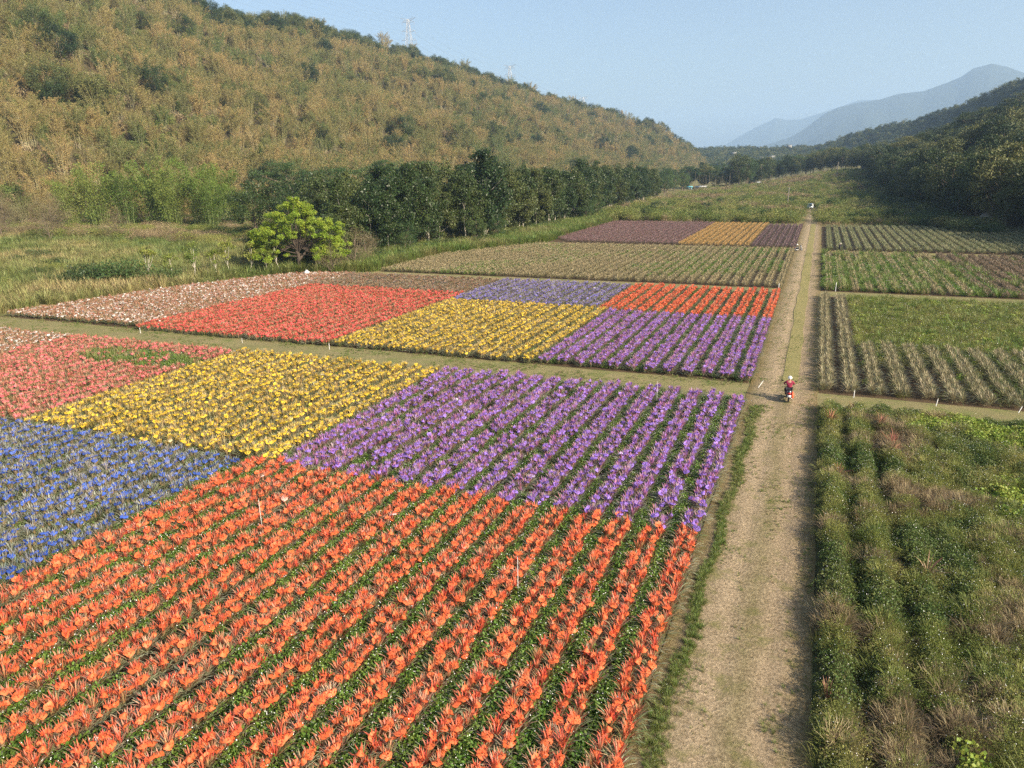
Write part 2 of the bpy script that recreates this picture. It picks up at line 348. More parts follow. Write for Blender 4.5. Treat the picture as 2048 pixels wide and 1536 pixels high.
M_fruit = plain('pineapple_skin', (.2, .13, .05), .7)
def cap_mat(name, c, var=.1, white=.0015):
    mt, t, N, L = nodes(name)
    oi = N('ShaderNodeObjectInfo')
    r = ramp(t, [(0, tuple(x*(1-var*2.2) for x in c)), (.5, c), (1-white, tuple(min(1, x*(1+var)+.02) for x in c)), (1., (.8, .78, .74))]); r.color_ramp.interpolation = 'LINEAR'
    L(oi.outputs['Random'], r.inputs[0])
    p = N('ShaderNodeBsdfPrincipled'); p.inputs['Roughness'].default_value = .6; L(r.outputs[0], p.inputs['Base Color'])
    tr = N('ShaderNodeBsdfTranslucent'); L(r.outputs[0], tr.inputs[0]); mi = N('ShaderNodeMixShader'); mi.inputs[0].default_value = .22
    L(p.outputs[0], mi.inputs[1]); L(tr.outputs[0], mi.inputs[2]); o = N('ShaderNodeOutputMaterial'); L(mi.outputs[0], o.inputs[0])
    return mt
KIT = {}
RGEO = [rosette(s) for s in (1, 2, 3, 4)]
def kit(name, cap, dye, dye_amt, capvar=.1, green=GRN, rz=1.):
    lm = leaf_mat(name+'_leaf', green, patch=.25, patch_amt=.35, transl=.15, rough=.45, dye=dye, dye_amt=dye_amt)
    cm = cap_mat(name+'_cap', cap, capvar) if cap else None
    full = []; bare = []
    for k in range(5):
        g = G(); merge(g, RGEO[k % 4], 0); fruit_geo(g, 1)
        if cap: cap_geo(g, 50+k, k, 2)
        full.append(g.mesh('%s_plant_%d' % (name, k), [lm, M_fruit, cm] if cap else [lm, M_fruit]))
    for k in range(3): bare.append(RGEO[k].mesh('%s_bare_%d' % (name, k), [lm]))
    KIT[name] = (full, bare, lm, cm)
    return KIT[name]
RED = ((.42, .04, .035), (.62, .15, .08))
kit('orange', (.93, .19, .055), ((.5, .045, .05), (.85, .16, .07)), 1.15)
kit('purple', (.31, .175, .68), ((.5, .11, .12), (.4, .19, .6)), 1.15, .2)
kit('yellow', (.88, .6, .03), ((.46, .16, .06), (.62, .4, .06)), .7)
kit('blue', (.05, .125, .58), ((.36, .17, .15), (.12, .17, .45)), .6, .25)
kit('red', (.84, .09, .1), ((.62, .05, .05), (.55, .2, .1)), 1.0, .12)
kit('pink', (.84, .17, .2), ((.6, .1, .09), (.5, .22, .13)), .9, .12)
kit('white', (.78, .76, .74), ((.42, .1, .08), (.5, .22, .15)), .95, .05)
kit('grey', (.09, .1, .1), ((.42, .13, .09), (.3, .12, .1)), .8, .3)
kit('indigo', (.2, .16, .6), ((.36, .16, .16), (.2, .16, .45)), .7, .2)
kit('dry', None, ((.42, .3, .18), (.5, .38, .22)), .6, green=((.16, .16, .075), (.27, .24, .12), (.38, .31, .18)))
kit('mauve', None, ((.34, .13, .12), (.2, .12, .18)), .9, green=((.2, .16, .1), (.26, .2, .15), (.3, .23, .19)))
kit('ochre', None, ((.62, .36, .12), (.55, .3, .1)), 1., green=((.34, .26, .11), (.42, .32, .14), (.46, .34, .16)))
kit('plum', None, ((.14, .08, .12), (.22, .13, .14)), .95, green=((.16, .12, .09), (.22, .16, .13), (.3, .22, .17)))
kit('greygreen', None, ((.34, .3, .17), (.22, .26, .13)), .5, green=((.12, .15, .06), (.2, .2, .095), (.31, .27, .14)))
kit('brownrow', None, ((.3, .17, .12), (.26, .17, .12)), .6, green=((.13, .11, .06), (.2, .16, .1), (.28, .22, .14)))
kit('tallgrey', None, ((.4, .27, .15), (.3, .27, .16)), .6, green=((.13, .14, .06), (.22, .21, .11), (.36, .31, .19)))

def x1_right(x0, x1, period): return x1-.62
def bed_rows(x0, x1, y0, y1, period, half=.255, sp=.235, jit=.05, right=True):
    """twin rows along Y; beds counted from the right edge"""
    first = -3.95; n0 = int(math.ceil((first-x1)/period)) if x1 < 0 else 0; out = []
    for b in range(n0, n0+int((x1-x0)/period)+3):
        xc = (first if x1 < 0 else x1_right(x0, x1, period)+0.)-b*period
        if not (x0 < xc <= x1): continue
        for s in (-1, 1):
            y = np.arange(y0+rng.uniform(-.25, .35), y1+rng.uniform(-.3, .3), sp); k = len(y)
            out.append(np.stack([xc+s*half+rng.normal(size=k)*jit, y+rng.normal(size=k)*jit*1.3, np.full(k, b), np.full(k, s)], -1))
    return np.concatenate(out)
ALLP = []
NUM = ['first', 'second', 'third', 'fourth', 'fifth', 'sixth', 'seventh', 'eighth', 'ninth', 'tenth', 'eleventh', 'twelfth', 'thirteenth', 'fourteenth', 'fifteenth', 'sixteenth', 'seventeenth', 'eighteenth', 'nineteenth']
NUM += ['twentieth']+['twenty-'+a for a in NUM[:9]]+['thirtieth']+['thirty-'+a for a in NUM[:9]]+['fortieth']+['forty-'+a for a in NUM[:9]]+['fiftieth']+['fifty-'+a for a in NUM[:9]]+['sixtieth']+['sixty-'+a for a in NUM[:9]]+['seventieth']+['seventy-'+a for a in NUM[:9]]+['eightieth']+['eighty-'+a for a in NUM[:9]]
def plot(name, key, x0, x1, y0, y1, period=1.5, capped=.86, sp=.235, clip=None, thin=None, label=None, scale=(.78, 1.16), defer=False, zextra=0):
    R = bed_rows(x0, x1, y0, y1, period, sp=sp)
    if clip is not None: R = R[R[:, 0] > clip(R[:, 1])]
    if thin is not None: R = R[thin(R[:, 0], R[:, 1])]
    P = np.stack([R[:, 0], R[:, 1], zg(R[:, 0], R[:, 1])+.02+zextra], -1); v = visible(P, 60); R = R[v]; P = P[v]
    full, bare, _, cm = KIT[key]
    n = len(P); isc = rng.random(n) < (capped if cm else 0)
    idx = np.where(isc, rng.choice(5, n, p=[.36, .16, .2, .18, .1]), 5+rng.integers(0, 3, n)); rz = rng.uniform(0, 6.28, n); s = rng.uniform(*scale, n)
    if defer: return P, R, isc, idx, rz, s, full+bare
    scatter(name, P, rz, .09, s, full+bare, idx, label)

# near block: beds from Y 6 to 51, boundary at 29.9
B0, B1, B2, B3 = -3.3, -28.3, -48.6, -69.5
near_orange = plot('orange_capped_pineapples', 'orange', B1, B0, 8, 29.8, defer=True, label=None)
P, R, isc, idx, rz, s, protos = near_orange
depth = project(P)[2]; inview = visible(P+np.array([0, 0, .5]), -10)
order = np.argsort(np.where(inview, depth, 1e9)); keep = np.zeros(len(P), bool); keep[order[:300]] = True
scatter('orange_capped_pineapples', P[~keep], rz[~keep], .09, s[~keep], protos, idx[~keep], 'pineapple plants under bright orange caps filling the near plot')
CAPW = ('flat-capped', 'folded-cap', 'upturned-cap', 'sagging-cap', 'cone-capped')
_, _, lmo, cmo = KIT['orange']
ros_me = [RGEO[k].mesh('leaf_rosette', [lmo]) for k in range(4)]; cap_me = [cap_geo(G(), 50+k, k).mesh('paper_cap', [cmo]) for k in range(5)]; fr_me = fruit_geo(G()).mesh('fruit', [M_fruit])
rank = {}
for i in sorted(np.where(keep)[0], key=lambda i: R[i, 1]):
    b = int(R[i, 2]); rk = rank.get((b, R[i, 3]), 0); rank[(b, R[i, 3])] = rk+1; nm_ = 'pineapple, %s from the picture bottom in the %s row of the %s bed' ; k = int(idx[i]); side = 'right' if R[i, 3] > 0 else 'left'
    e = empty('pineapple_plant', P[i], rz[i], s[i]); e.rotation_euler = (rng.normal()*.09, rng.normal()*.09, rz[i])
    if k < 5:
        tag(e, '%s orange ' % CAPW[k]+nm_ % (NUM[rk], side, NUM[b]), 'pineapple plant', 'orange-capped pineapple plants in the near plot')
        parts = (('leaf_rosette', ros_me[k % 4]), ('fruit', fr_me), ('paper_cap', cap_me[k]))
    else:
        tag(e, 'uncapped '+nm_ % (NUM[rk], side, NUM[b]), 'pineapple plant', 'orange-capped pineapple plants in the near plot')
        parts = (('leaf_rosette', ros_me[k-5]),)
    for nm, me in parts:
        c = bpy.data.objects.new(nm, me); link(c); c.parent = e

def thin_red(X, Y):     # weedy hollow in the near red plot
    return ~((((X+55)/7)**2+((Y-45.3)/2.6)**2 < 1) & (rng.random(len(X)) < .75))
def thin_purple(X, Y):
    return rng.random(len(X)) > .35*(nz(X, Y, .35, 3) > .18)
plot('purple_capped_pineapples', 'purple', B1+.6, B0, 29.9, 51.2, thin=thin_purple, label='pineapple plants under purple caps in the near plot beside the track')
plot('yellow_capped_pineapples', 'yellow', B2, B1+.6, 30, 50.8, capped=.82, label='pineapple plants under yellow caps in the near plot')
plot('blue_capped_pineapples', 'blue', B2-22, B1, 8, 29.6, capped=.76, label='pineapple plants under blue caps in the near plot')
plot('pink_capped_pineapples', 'pink', B3, B2, 30, 50.2, capped=.75, thin=thin_red, label='pineapple plants under pink-red caps in the near plot')
plot('white_capped_pineapples', 'white', -95, B3, 30, 50, capped=.45, label='pineapple plants under white caps at the far left of the near plot')
# second block
C0, C1, C2, C3 = -3.4, -21.6, -41.6, -67.8
plot('purple_capped_pineapples', 'purple', C1, C0, 56.3, 79.8, 1.5, label='pineapple plants under purple caps behind the cross path')
plot('yellow_capped_pineapples', 'yellow', C2, C1, 56, 81, 1.5, capped=.93, label='pineapple plants under yellow caps behind the cross path')
plot('red_capped_pineapples', 'red', C3, C2, 55.6, 86, 1.5, capped=.95, label='pineapple plants under red caps behind the cross path')
plot('white_capped_pineapples', 'white', -92, C3, 56.5, 98, 1.5, capped=.38, clip=left_edge, label='pineapple plants under white caps at the left end of the second block')
plot('orange_capped_pineapples', 'orange', C1-.6, C0, 80, 99.6, 1.5, label='pineapple plants under orange caps behind the far purple plot')
plot('indigo_capped_pineapples', 'indigo', C2-1.2, C1-.6, 81.2, 99, 1.5, capped=.85, label='pineapple plants under blue and purple caps at the back of the second block')
plot('grey_capped_pineapples', 'grey', C3-3, C2-1.2, 86.2, 98.5, 1.5, capped=.55, clip=left_edge, label='pineapple plants under dark grey caps at the back of the second block')
# fields beyond
plot('dry_pineapple_rows', 'dry', -70, -3.6, 104.2, 152.8, 1.5, sp=.5, clip=left_edge, label='dry tan pineapple rows in the field behind the coloured plots')
plot('mauve_pineapple_rows', 'mauve', -62, -27, 159, 222, 1.5, sp=.6, clip=lambda y: np.interp(y, [157, 170, 222], [-50, -60, -58]), label='reddish brown pineapple rows in the farthest field')
plot('ochre_pineapple_rows', 'ochre', -27, -12.6, 158, 220, 1.5, sp=.6, label='straw-yellow pineapple rows in the farthest field')
plot('plum_pineapple_rows', 'plum', -12.6, -3.4, 157, 216, 1.5, sp=.6, label='dark purple-brown pineapple rows in the farthest field')
# right of the track
def thin_r2(X, Y): return (X < 4.2) | (Y < 72-4*nz(X, Y, .1))
plot('dry_pineapple_rows', 'tallgrey', 1.3, 36, 55.6, 98, 1.68, sp=.42, scale=(.95, 1.25), thin=thin_r2, label='tall brown pineapple rows right of the track behind the cross path')
plot('dry_pineapple_rows', 'dry', 1.2, 19, 103.6, 149, 1.6, sp=.5, label='thin tan pineapple rows right of the track')
plot('brown_pineapple_rows', 'brownrow', 19, 50, 103.6, 149, 1.6, sp=.5, label='dull brown pineapple rows at the far right of the weedy plot')
plot('greygreen_pineapple_rows', 'greygreen', 1.2, 46, 154, 214, 1.7, sp=.5, scale=(.95, 1.25), label='grey-green pineapple rows right of the track')

# ------------------------------------------------------------------ low vegetation prototypes
def weed(seed, h=.32, r=.28, n=110, size=.07, asp=.55, flowers=0):
    q = np.random.default_rng(seed); g = G()
    a = q.uniform(0, 6.28, n); rr = r*np.sqrt(q.random(n)); z = h*(1-(rr/r)**2*.6)*q.uniform(.25, 1, n)
    g.leaves(np.stack([rr*np.cos(a), rr*np.sin(a), z], -1), size, asp, bias=(0, 0, 1), bstr=.8)
    if flowers:
        a = q.uniform(0, 6.28, flowers); rr = r*np.sqrt(q.random(flowers)); g.leaves(np.stack([rr*np.cos(a), rr*np.sin(a), h*(1.1-(rr/r)**2*.5)], -1), .024, .9, bias=(0, 0, 1), bstr=.6, m=1)
    return g
def tuft(seed, h=.6, n=34, wd=.02, spread=.15, lean=(50, 85), droop=(.6, 1.6)):
    q = np.random.default_rng(seed); g = G()
    for k in range(n):
        az = q.uniform(0, 6.28); rr = spread*math.sqrt(q.random())
        g.blade((rr*math.cos(az), rr*math.sin(az), 0), az+q.uniform(-.8, .8), math.radians(q.uniform(*lean)), h*q.uniform(.6, 1.2), wd, q.uniform(*droop), 3)
    return g
M_flower = plain('white_petals', (.85, .85, .82), .5, var=.02)
M_weed = leaf_mat('weed_leaf', ((.085, .16, .022), (.14, .235, .035), (.21, .28, .05)), patch=.3, patch_amt=.5, transl=.3)
M_grass = leaf_mat('grass_blade', ((.1, .17, .03), (.17, .22, .05), (.28, .25, .1)), patch=.1, patch_amt=.6, transl=.3)
M_meadow = leaf_mat('meadow_blade', ((.13, .18, .045), (.22, .235, .075), (.38, .3, .14)), patch=.045, patch_amt=.75, transl=.3)
M_brown = leaf_mat('dead_weed', ((.17, .12, .065), (.27, .2, .11), (.36, .28, .16)), patch=.3, patch_amt=.5, transl=.2)
M_olive = leaf_mat('olive_weed', ((.14, .18, .035), (.22, .24, .055), (.32, .29, .09)), patch=.3, patch_amt=.5, transl=.3)
M_lime = leaf_mat('lime_vine', ((.17, .24, .035), (.26, .32, .05), (.34, .36, .08)), patch=.3, patch_amt=.3, transl=.35)
M_redleaf = leaf_mat('reddish_leaf', ((.3, .09, .06), (.36, .16, .1), (.3, .22, .14)), patch=.5, patch_amt=.4, transl=.2)
weeds = [weed(k, flowers=(5 if k % 2 else 1)).mesh('weed_%d' % k, [M_weed, M_flower]) for k in range(4)]
tufts = [tuft(10+k).mesh('tuft_%d' % k, [M_grass]) for k in range(3)]
meadow = [tuft(20+k, 1.5, 46, .05, .5, (45, 88), (.5, 1.8)).mesh('meadow_tuft_%d' % k, [M_meadow]) for k in range(4)]
brownm = [tuft(30+k, .42, 90, .011, .3, (10, 88), (.3, 2.2)).mesh('dead_tuft_%d' % k, [M_brown]) for k in range(3)]
olivem = [weed(40+k, .4, .38, 260, .055, .35, 4).mesh('olive_weed_%d' % k, [M_olive, M_flower]) for k in range(2)]+[tuft(44, .42, 90, .011, .3, (20, 88)).mesh('olive_tuft', [M_olive])]
limem = [weed(50+k, .3, .34, 70, .11, .8).mesh('lime_vine_%d' % k, [M_lime, M_flower]) for k in range(2)]
redm = [tuft(60+k, .75, 24, .03, .08, (40, 88), (.4, 1.2)).mesh('reddish_tuft_%d' % k, [M_redleaf]) for k in range(2)]

M_weed2 = leaf_mat('dull_weed_leaf', ((.065, .11, .022), (.115, .155, .035), (.18, .2, .055)), patch=.3, patch_amt=.5, transl=.25)
dweeds = [variant(m_, 'dull_weed_%d' % k, [M_weed2, M_flower]) for k, m_ in enumerate(weeds)]
# weeds in the aisles of the near orange and purple plots
def aisle_weeds(name, x0, x1, y0, y1, period, dens, seed, label, grow=(.8, 1.5)):
    n = int((x1-x0)/period); pts = []
    for b in range(n+1):
        xc = (-3.95-(0 if x1 > -5 else round((-3.95-x1)/period)*period))-b*period-period/2
        k = int((y1-y0)*dens); y = rng.uniform(y0, y1, k); x = xc+rng.normal(size=k)*.17
        pts.append(np.stack([x, y], -1))
    Q = np.concatenate(pts); a = nz(Q[:, 0], Q[:, 1], .16, seed)+.45*nz(Q[:, 0], Q[:, 1]*.4, .9, seed+5)
    keepw = a+.12+.3*ss(-30, -12, Q[:, 0])*(Q[:, 0] > -40) > rng.uniform(-.2, .25, len(Q)); Q = Q[keepw]
    P = np.stack([Q[:, 0], Q[:, 1], zg(Q[:, 0], Q[:, 1])+rng.uniform(0, .14, len(Q))], -1); P = P[visible(P)]
    scatter(name, P, rng.uniform(0, 6.28, len(P)), .1, rng.uniform(*grow, len(P)), weeds, None, label)
aisle_weeds('aisle_weeds', B1, B0, 8, 30, 1.5, 12, 1, 'green weeds with tiny white flowers between the orange-capped rows', (1., 1.75))
aisle_weeds('aisle_weeds', B1+1.3, B0, 30, 51, 1.5, 9, 2, 'green weeds between the purple-capped rows')
aisle_weeds('aisle_weeds', C1, C0, 56.5, 99, 1.5, 3, 3, 'green weeds between the rows behind the cross path')
aisle_weeds('aisle_weeds', B2-20, B1, 9, 50, 1.5, 1.2, 4, 'green weeds scattered among the blue and yellow caps')
X, Y = grid_pts(-63, -47, 42.5, 48.5, .5); k = ((X+55)/8)**2+((Y-45.3)/2.6)**2 < rng.uniform(.5, 1.1, len(X))
scatter('weed_patch', np.stack([X[k], Y[k], 0*X[k]+.1], -1), rng.uniform(0, 6, k.sum()), .1, rng.uniform(1.1, 1.9, k.sum()), weeds+tufts[:1], None, 'green weeds growing through the pink-red plot')
# weeds in the tan field and in the rows right of the track
X, Y = grid_pts(-70, -4, 104.5, 153, .8); a = nz(X, Y, .07, 8)+.6*nz(X*2.2, Y*.5, .3, 9); k = (a > .06+rng.uniform(-.1, .3, len(X))) & (X > left_edge(Y))
scatter('field_weeds', np.stack([X[k], Y[k], 0*X[k]+.05], -1), rng.uniform(0, 6, k.sum()), .1, rng.uniform(1.2, 2.3, k.sum()), weeds, None, 'green weeds patched over the tan field')
X, Y = grid_pts(1.6, 50, 103.6, 149.3, .62); a = .8*nz(X, Y, .06, 11)+.8*nz(X*2.4, Y*.35, .3, 12)+.38-.5*ss(12, 34, X+.2*(Y-103)); k = a > rng.uniform(-.1, .3, len(X))
scatter('field_weeds', np.stack([X[k], Y[k], 0*X[k]+.05], -1), rng.uniform(0, 6, k.sum()), .1, rng.uniform(1.3, 2.4, k.sum()), weeds+tufts[:1], None, 'green weeds over the rows right of the track')
X, Y = grid_pts(4.4, 46, 55.8, 99, .5); a = (Y-67)/9+nz(X, Y, .12, 14)*1.3+.03*(X-5); k = a > rng.uniform(-1.1, .3, len(X))
scatter('field_grass', np.stack([X[k], Y[k], 0*X[k]+.05], -1), rng.uniform(0, 6, k.sum()), .1, rng.uniform(.9, 1.6, k.sum()), tufts[:1]+olivem+olivem+limem[:1], None, 'fresh green grass over the back half of the plot right of the track')
# near overgrown plot right of the track
X, Y = grid_pts(1.35, 44, 15, 51.4, .26); v = visible(np.stack([X, Y, 0*X], -1), 60); X = X[v]; Y = Y[v]
rowp = np.cos((X-2.0)*2*math.pi/1.55+.5*nz(X, Y, .15, 30))                       # 1 on a bed, -1 in an aisle
amp = .3*(1-.8*ss(3.2, 8, X)); H = .42+amp*rowp+.34*nz(X, Y, .5, 31)+.3*(nz(X, Y, .16, 32))
holes = nz(X, Y, .55, 37)+.5*nz(X, Y, 1.3, 38); kp = ((holes < .33) | (X < 4)) & (rowp > -.55) | (rng.random(len(X)) < np.where(X < 4.6, .22, .75)); X, Y, H, rowp = X[kp], Y[kp], np.maximum(H[kp], .02), rowp[kp]
c1 = nz(X, Y, .28, 33)+.35*nz(X, Y, .9, 34)+rng.normal(size=len(X))*.12; c2 = nz(X, Y, .13, 35)+.3*nz(X, Y, .6, 36)
typ = np.where(c1 > .1, 0, np.where(c1 < -.27, 1, 2)); typ = np.where((c2 > .3) & (X > 5), 3, typ); typ = np.where((rng.random(len(X)) < .008) & (X < 5.5), 4, typ)
ms = [dweeds, brownm, olivem, limem, redm]; flat = sum(ms, []); off = np.cumsum([0]+[len(a) for a in ms]); idx = np.array([off[t]+rng.integers(0, len(ms[t])) for t in typ])
scatter('overgrown_weeds', np.stack([X, Y, H*.75], -1), rng.uniform(0, 6, len(X)), .18, rng.uniform(.7, 1.3, len(X)), flat, idx, 'tangled green and brown weeds over the old beds right of the track')
g = G(); gx = np.arange(1.25, 45, .3); gy = np.arange(14, 51.6, .3); GX, GY = np.meshgrid(gx, gy)
rp = np.cos((GX-2.0)*2*math.pi/1.55+.5*nz(GX, GY, .15, 30)); HZ = np.maximum(.3+.3*(1-.8*ss(3.2, 8, GX))*rp+.28*nz(GX, GY, .5, 31)+.1*nz(GX, GY, .16, 32), 0)*ss(1.25, 1.6, GX)*ss(51.5, 51, GY)+.01
I = np.arange(GX.size).reshape(GX.shape); g.add(np.stack([GX, GY, HZ], -1), np.stack([I[:-1, :-1], I[:-1, 1:], I[1:, 1:], I[1:, :-1]], -1))
M_litter = ground_mat('weedy_bed_litter', ((.04, .055, .015), (.08, .065, .03)), ((.02, .028, .008), (.1, .09, .04)), sb=.5, ssm=6, bump=.7)
tag(g.obj('raised_beds', M_litter, smooth=True), kind='structure')
# verge along the track
k = 3000; Y = 10+40.5*rng.random(k)**.9; X = -2.78+.008*(Y-30)+rng.normal(size=k)*np.interp(Y, [10, 30, 44, 51], [.2, .1, .16, .34])+.12*np.sin(Y*.9) 
scatter('verge_grass', np.stack([X, Y, 0*X+.03], -1), rng.uniform(0, 6, k), .15, rng.uniform(.14, .42, k), tufts+dweeds[:2]+olivem[:2], None, 'strip of green grass between the capped rows and the dirt track')
k = 9000; Y = 10+140*rng.random(k)**1.6; X = rng.uniform(-2.9, 1.2, k); a = nz(X*2, Y*.5, .5, 41)+np.where(X > .3, .1, 0)+np.where(X < -2, .25, 0); kk = a > rng.uniform(0, .6, k); X = X[kk]; Y = Y[kk]
scatter('track_grass', np.stack([X, Y, 0*X+.03], -1), rng.uniform(0, 6, len(X)), .2, rng.uniform(.1, .28, len(X)), tufts+brownm[:1], None, 'short dry grass tufts on the dirt track')
k = 9000; X = rng.uniform(-95, -3, k); Y = rng.uniform(51, 56.2, k); kk = nz(X, Y, .4, 43)+np.abs(Y-53.6)*.15 > rng.uniform(0, .7, k)
scatter('path_grass', np.stack([X[kk], Y[kk], 0*X[kk]+.02], -1), rng.uniform(0, 6, kk.sum()), .2, rng.uniform(.12, .35, kk.sum()), tufts+brownm[:1], None, 'short grass on the cross path')
# green embankment left of the tan field
k = 5200; t = rng.random(k); Y = 98+t*150; e0 = np.interp(Y, [98, 104, 127, 154, 225, 250], [-75, -67.5, -68.5, -56.5, -58, -60]); X = e0-rng.random(k)**1.3*12-.2
scatter('bank_grass', np.stack([X, Y, zg(X, Y)], -1), rng.uniform(0, 6, k), .1, rng.uniform(.7, 1.5, k), [variant(meadow[0], 'bank_tuft_0', [M_grass]), variant(meadow[1], 'bank_tuft_1', [M_grass])]+weeds[:1], None, 'bright green grass bank along the left field edge')
# meadow left
X, Y = grid_pts(-290, -72, 40, 235, 1.15); k = (X < np.interp(Y, [40, 56, 78, 93, 98, 130, 235], [-100, -92, -88, -82, -80, -80, -78])) & visible(np.stack([X, Y, zg(X, Y)], -1), 40); X = X[k]; Y = Y[k]
scatter('meadow_grass', np.stack([X, Y, zg(X, Y)-.1], -1), rng.uniform(0, 6, len(X)), .12, rng.uniform(.6, 1.5, len(X)), meadow, None, 'tall green and straw-coloured grass of the meadow below the hill')
# scrubland beyond the fields
def shrub(seed, h=1.6, r=1.3, n=420, size=.2, mat=None, stems=5):
    q = np.random.default_rng(seed); g = G(); C = []
    for s in range(7):
        c = np.array([q.uniform(-.6, .6)*r, q.uniform(-.6, .6)*r, h*q.uniform(.35, .75)]); d = q.normal(size=(n//7, 3)); d /= np.linalg.norm(d, axis=1)[:, None]
        C.append(c+d*np.array([r*.5, r*.5, h*.35])*q.random((n//7, 1))**.35)
    g.leaves(np.concatenate(C), size, .45, bias=(0, 0, 1), bstr=.5)
    for s in range(stems): g.tube([(0, 0, 0), (q.uniform(-.3, .3)*r, q.uniform(-.3, .3)*r, h*.7)], [.04, .015], 3, cap=False)
    return g
M_scrub = leaf_mat('scrub_leaf', ((.1, .15, .035), (.19, .22, .055), (.32, .29, .11)), patch=.05, patch_amt=.4, transl=.3)
scrub = [shrub(70+k).mesh('scrub_bush_%d' % k, [M_scrub if k < 3 else M_brown]) for k in range(4)]
X, Y = grid_pts(-75, 45, 222, 600, 1.5); side = nz(X, Y, .02, 50)
k = (X > np.interp(Y, [222, 330, 420], [-66, -80, -130])) & (X < 34) & ~((X < .5) & (X > -5) & (Y < 310)) & ((Y > 226) | (X > .5) | (X < -3)) & (rng.random(len(X)) < np.where(side > .05, .5, .25)); X = X[k]; Y = Y[k]
pos = np.stack([X, Y, zg(X, Y)-.05], -1); v = visible(pos, 20); pos = pos[v]
c = nz(pos[:, 0], pos[:, 1], .03, 52)+rng.normal(size=len(pos))*.2+ss(300, 420, pos[:, 1])*.12; idx = np.where(c > .22, 3, np.where(c < -.2, 2, rng.integers(0, 2, len(pos))))
scatter('scrub', pos, rng.uniform(0, 6, len(pos)), .1, rng.uniform(.3, 1.1, len(pos))**1.4*1.7, scrub, idx, 'low scrub and bushes on the rough ground beyond the fields')
X, Y = grid_pts(-75, 45, 218, 640, 1.6); k = (X > np.interp(Y, [222, 330, 420], [-64, -75, -120])) & (X < 36) & ~((X < 0) & (X > -4.4) & (Y < 304)) & ((Y > 224) | (X > .5)); X, Y = X[k], Y[k]
k = 1500; X2 = rng.uniform(-70, 34, k); Y2 = 224+rng.random(k)**1.2*230; kk = (X2 > np.interp(Y2, [222, 330, 420], [-62, -72, -110])) & ~((X2 < 1) & (X2 > -5.5) & (Y2 < 312)) & (nz(X2, Y2, .03, 57) > -.2)
scatter('loose_bushes', np.stack([X2[kk], Y2[kk], zg(X2[kk], Y2[kk])-.2], -1), rng.uniform(0, 6, kk.sum()), .08, rng.uniform(.8, 2.5, kk.sum()), [shrub(170+k_, 1.6, 1.5, 520, .17).mesh('loose_bush_%d' % k_, [(M_scrub, M_olive, M_scrub)[k_]]) for k_ in range(3)], None, 'loose pale olive bushes on the rough ground beyond the fields')
scatter('rough_grass', np.stack([X, Y, zg(X, Y)-.1], -1), rng.uniform(0, 6, len(X)), .1, rng.uniform(.4, .9, len(X)), [variant(meadow[k], 'rough_tuft_%d' % k, [(M_olive, M_brown, M_brown)[k]]) for k in range(3)], None, 'rough grass between the bushes beyond the fields')

# ------------------------------------------------------------------ trees
M_bark = plain('bark', (.16, .12, .085), .9, var=.3, scale=3, bump=.4)
M_palebark = plain('pale_bark', (.42, .38, .31), .85, var=.25, scale=3, bump=.3)
def tree_geo(seed, h=17, cr=4, base=3, nc=34, nl=5200, size=.42, asp=.5, rc=1.5, flat=1., tr=.22, limbs=14, top=.5, hollow=.35, fork=0.):
    q = np.random.default_rng(seed); ch = (h-base)/2; zc = base+ch; C = []
    while len(C) < nc:
        p = q.uniform(-1, 1, 3); d = np.linalg.norm(p)
        if d > 1 or d < hollow: continue
        wd = 1-top*max(0, p[2])**2
        C.append((p[0]*cr*wd, p[1]*cr*wd, zc+p[2]*ch*.92))
    C = np.array(C); R = rc*q.uniform(.65, 1.25, nc); cl = G()
    n = nl//nc
    for c, rr in zip(C, R):
        d = q.normal(size=(n, 3)); d /= np.linalg.norm(d, axis=1)[:, None]; p = c+d*np.array([rr, rr, rr*.75*flat])*(q.random((n, 1))**.4)
        cl.leaves(p, size, asp, bias=d+np.array([0, 0, .6]), bstr=1.1)
    tk = G(); lean = q.uniform(-.06, .06, 2)*h; zt = np.linspace(0, zc+ch*.3, 6)
    tp = np.stack([lean[0]*(zt/h)**1.5+q.normal(size=6)*.12, lean[1]*(zt/h)**1.5+q.normal(size=6)*.12, zt], -1); tp[0, :2] = 0
    tk.tube(tp, tr*np.linspace(1.1, .35, 6), 6)
    for c in C[np.argsort(q.random(nc))[:limbs]]:
        z0 = min(max(base*.7+fork, c[2]-q.uniform(1.5, 5)), zt[-1]); b = np.array([np.interp(z0, zt, tp[:, 0]), np.interp(z0, zt, tp[:, 1]), z0]); mid = (b+c)/2+np.array([0, 0, -.3*q.random()])
        tk.tube([b, mid, c], [tr*.5, tr*.33, tr*.12], 4, cap=False)
    return tk, cl
def species(name, leaf, bark, n, **kw):
    out = []
    for k in range(n):
        tk, cl = tree_geo(hash_(name)+k, **kw); out.append((tk.mesh('trunk', [bark]), cl.mesh('crown', [leaf]), (tk, cl)))
    return out
def hash_(s): return sum(ord(c)*(i+3) for i, c in enumerate(s)) % 9973
def joined(sp, name, leaf, bark):
    r = []
    for k, (_, _, (tk, cl)) in enumerate(sp):
        g = G(); merge(g, tk, 0); merge(g, cl, 1); r.append(g.mesh('%s_%d' % (name, k), [bark, leaf]))
    return r
def place(sp, k, x, y, name, label, group, s=1., rz=None, z=None, cat='tree'):
    e = empty(name, (x, y, (float(zg(x, y)) if z is None else z)-.1), rng.uniform(0, 6.28) if rz is None else rz, s); tag(e, label, cat, group)
    for nm, me in (('trunk', sp[k][0]), ('crown', sp[k][1])):
        c = bpy.data.objects.new(nm, me); link(c); c.parent = e
    return e

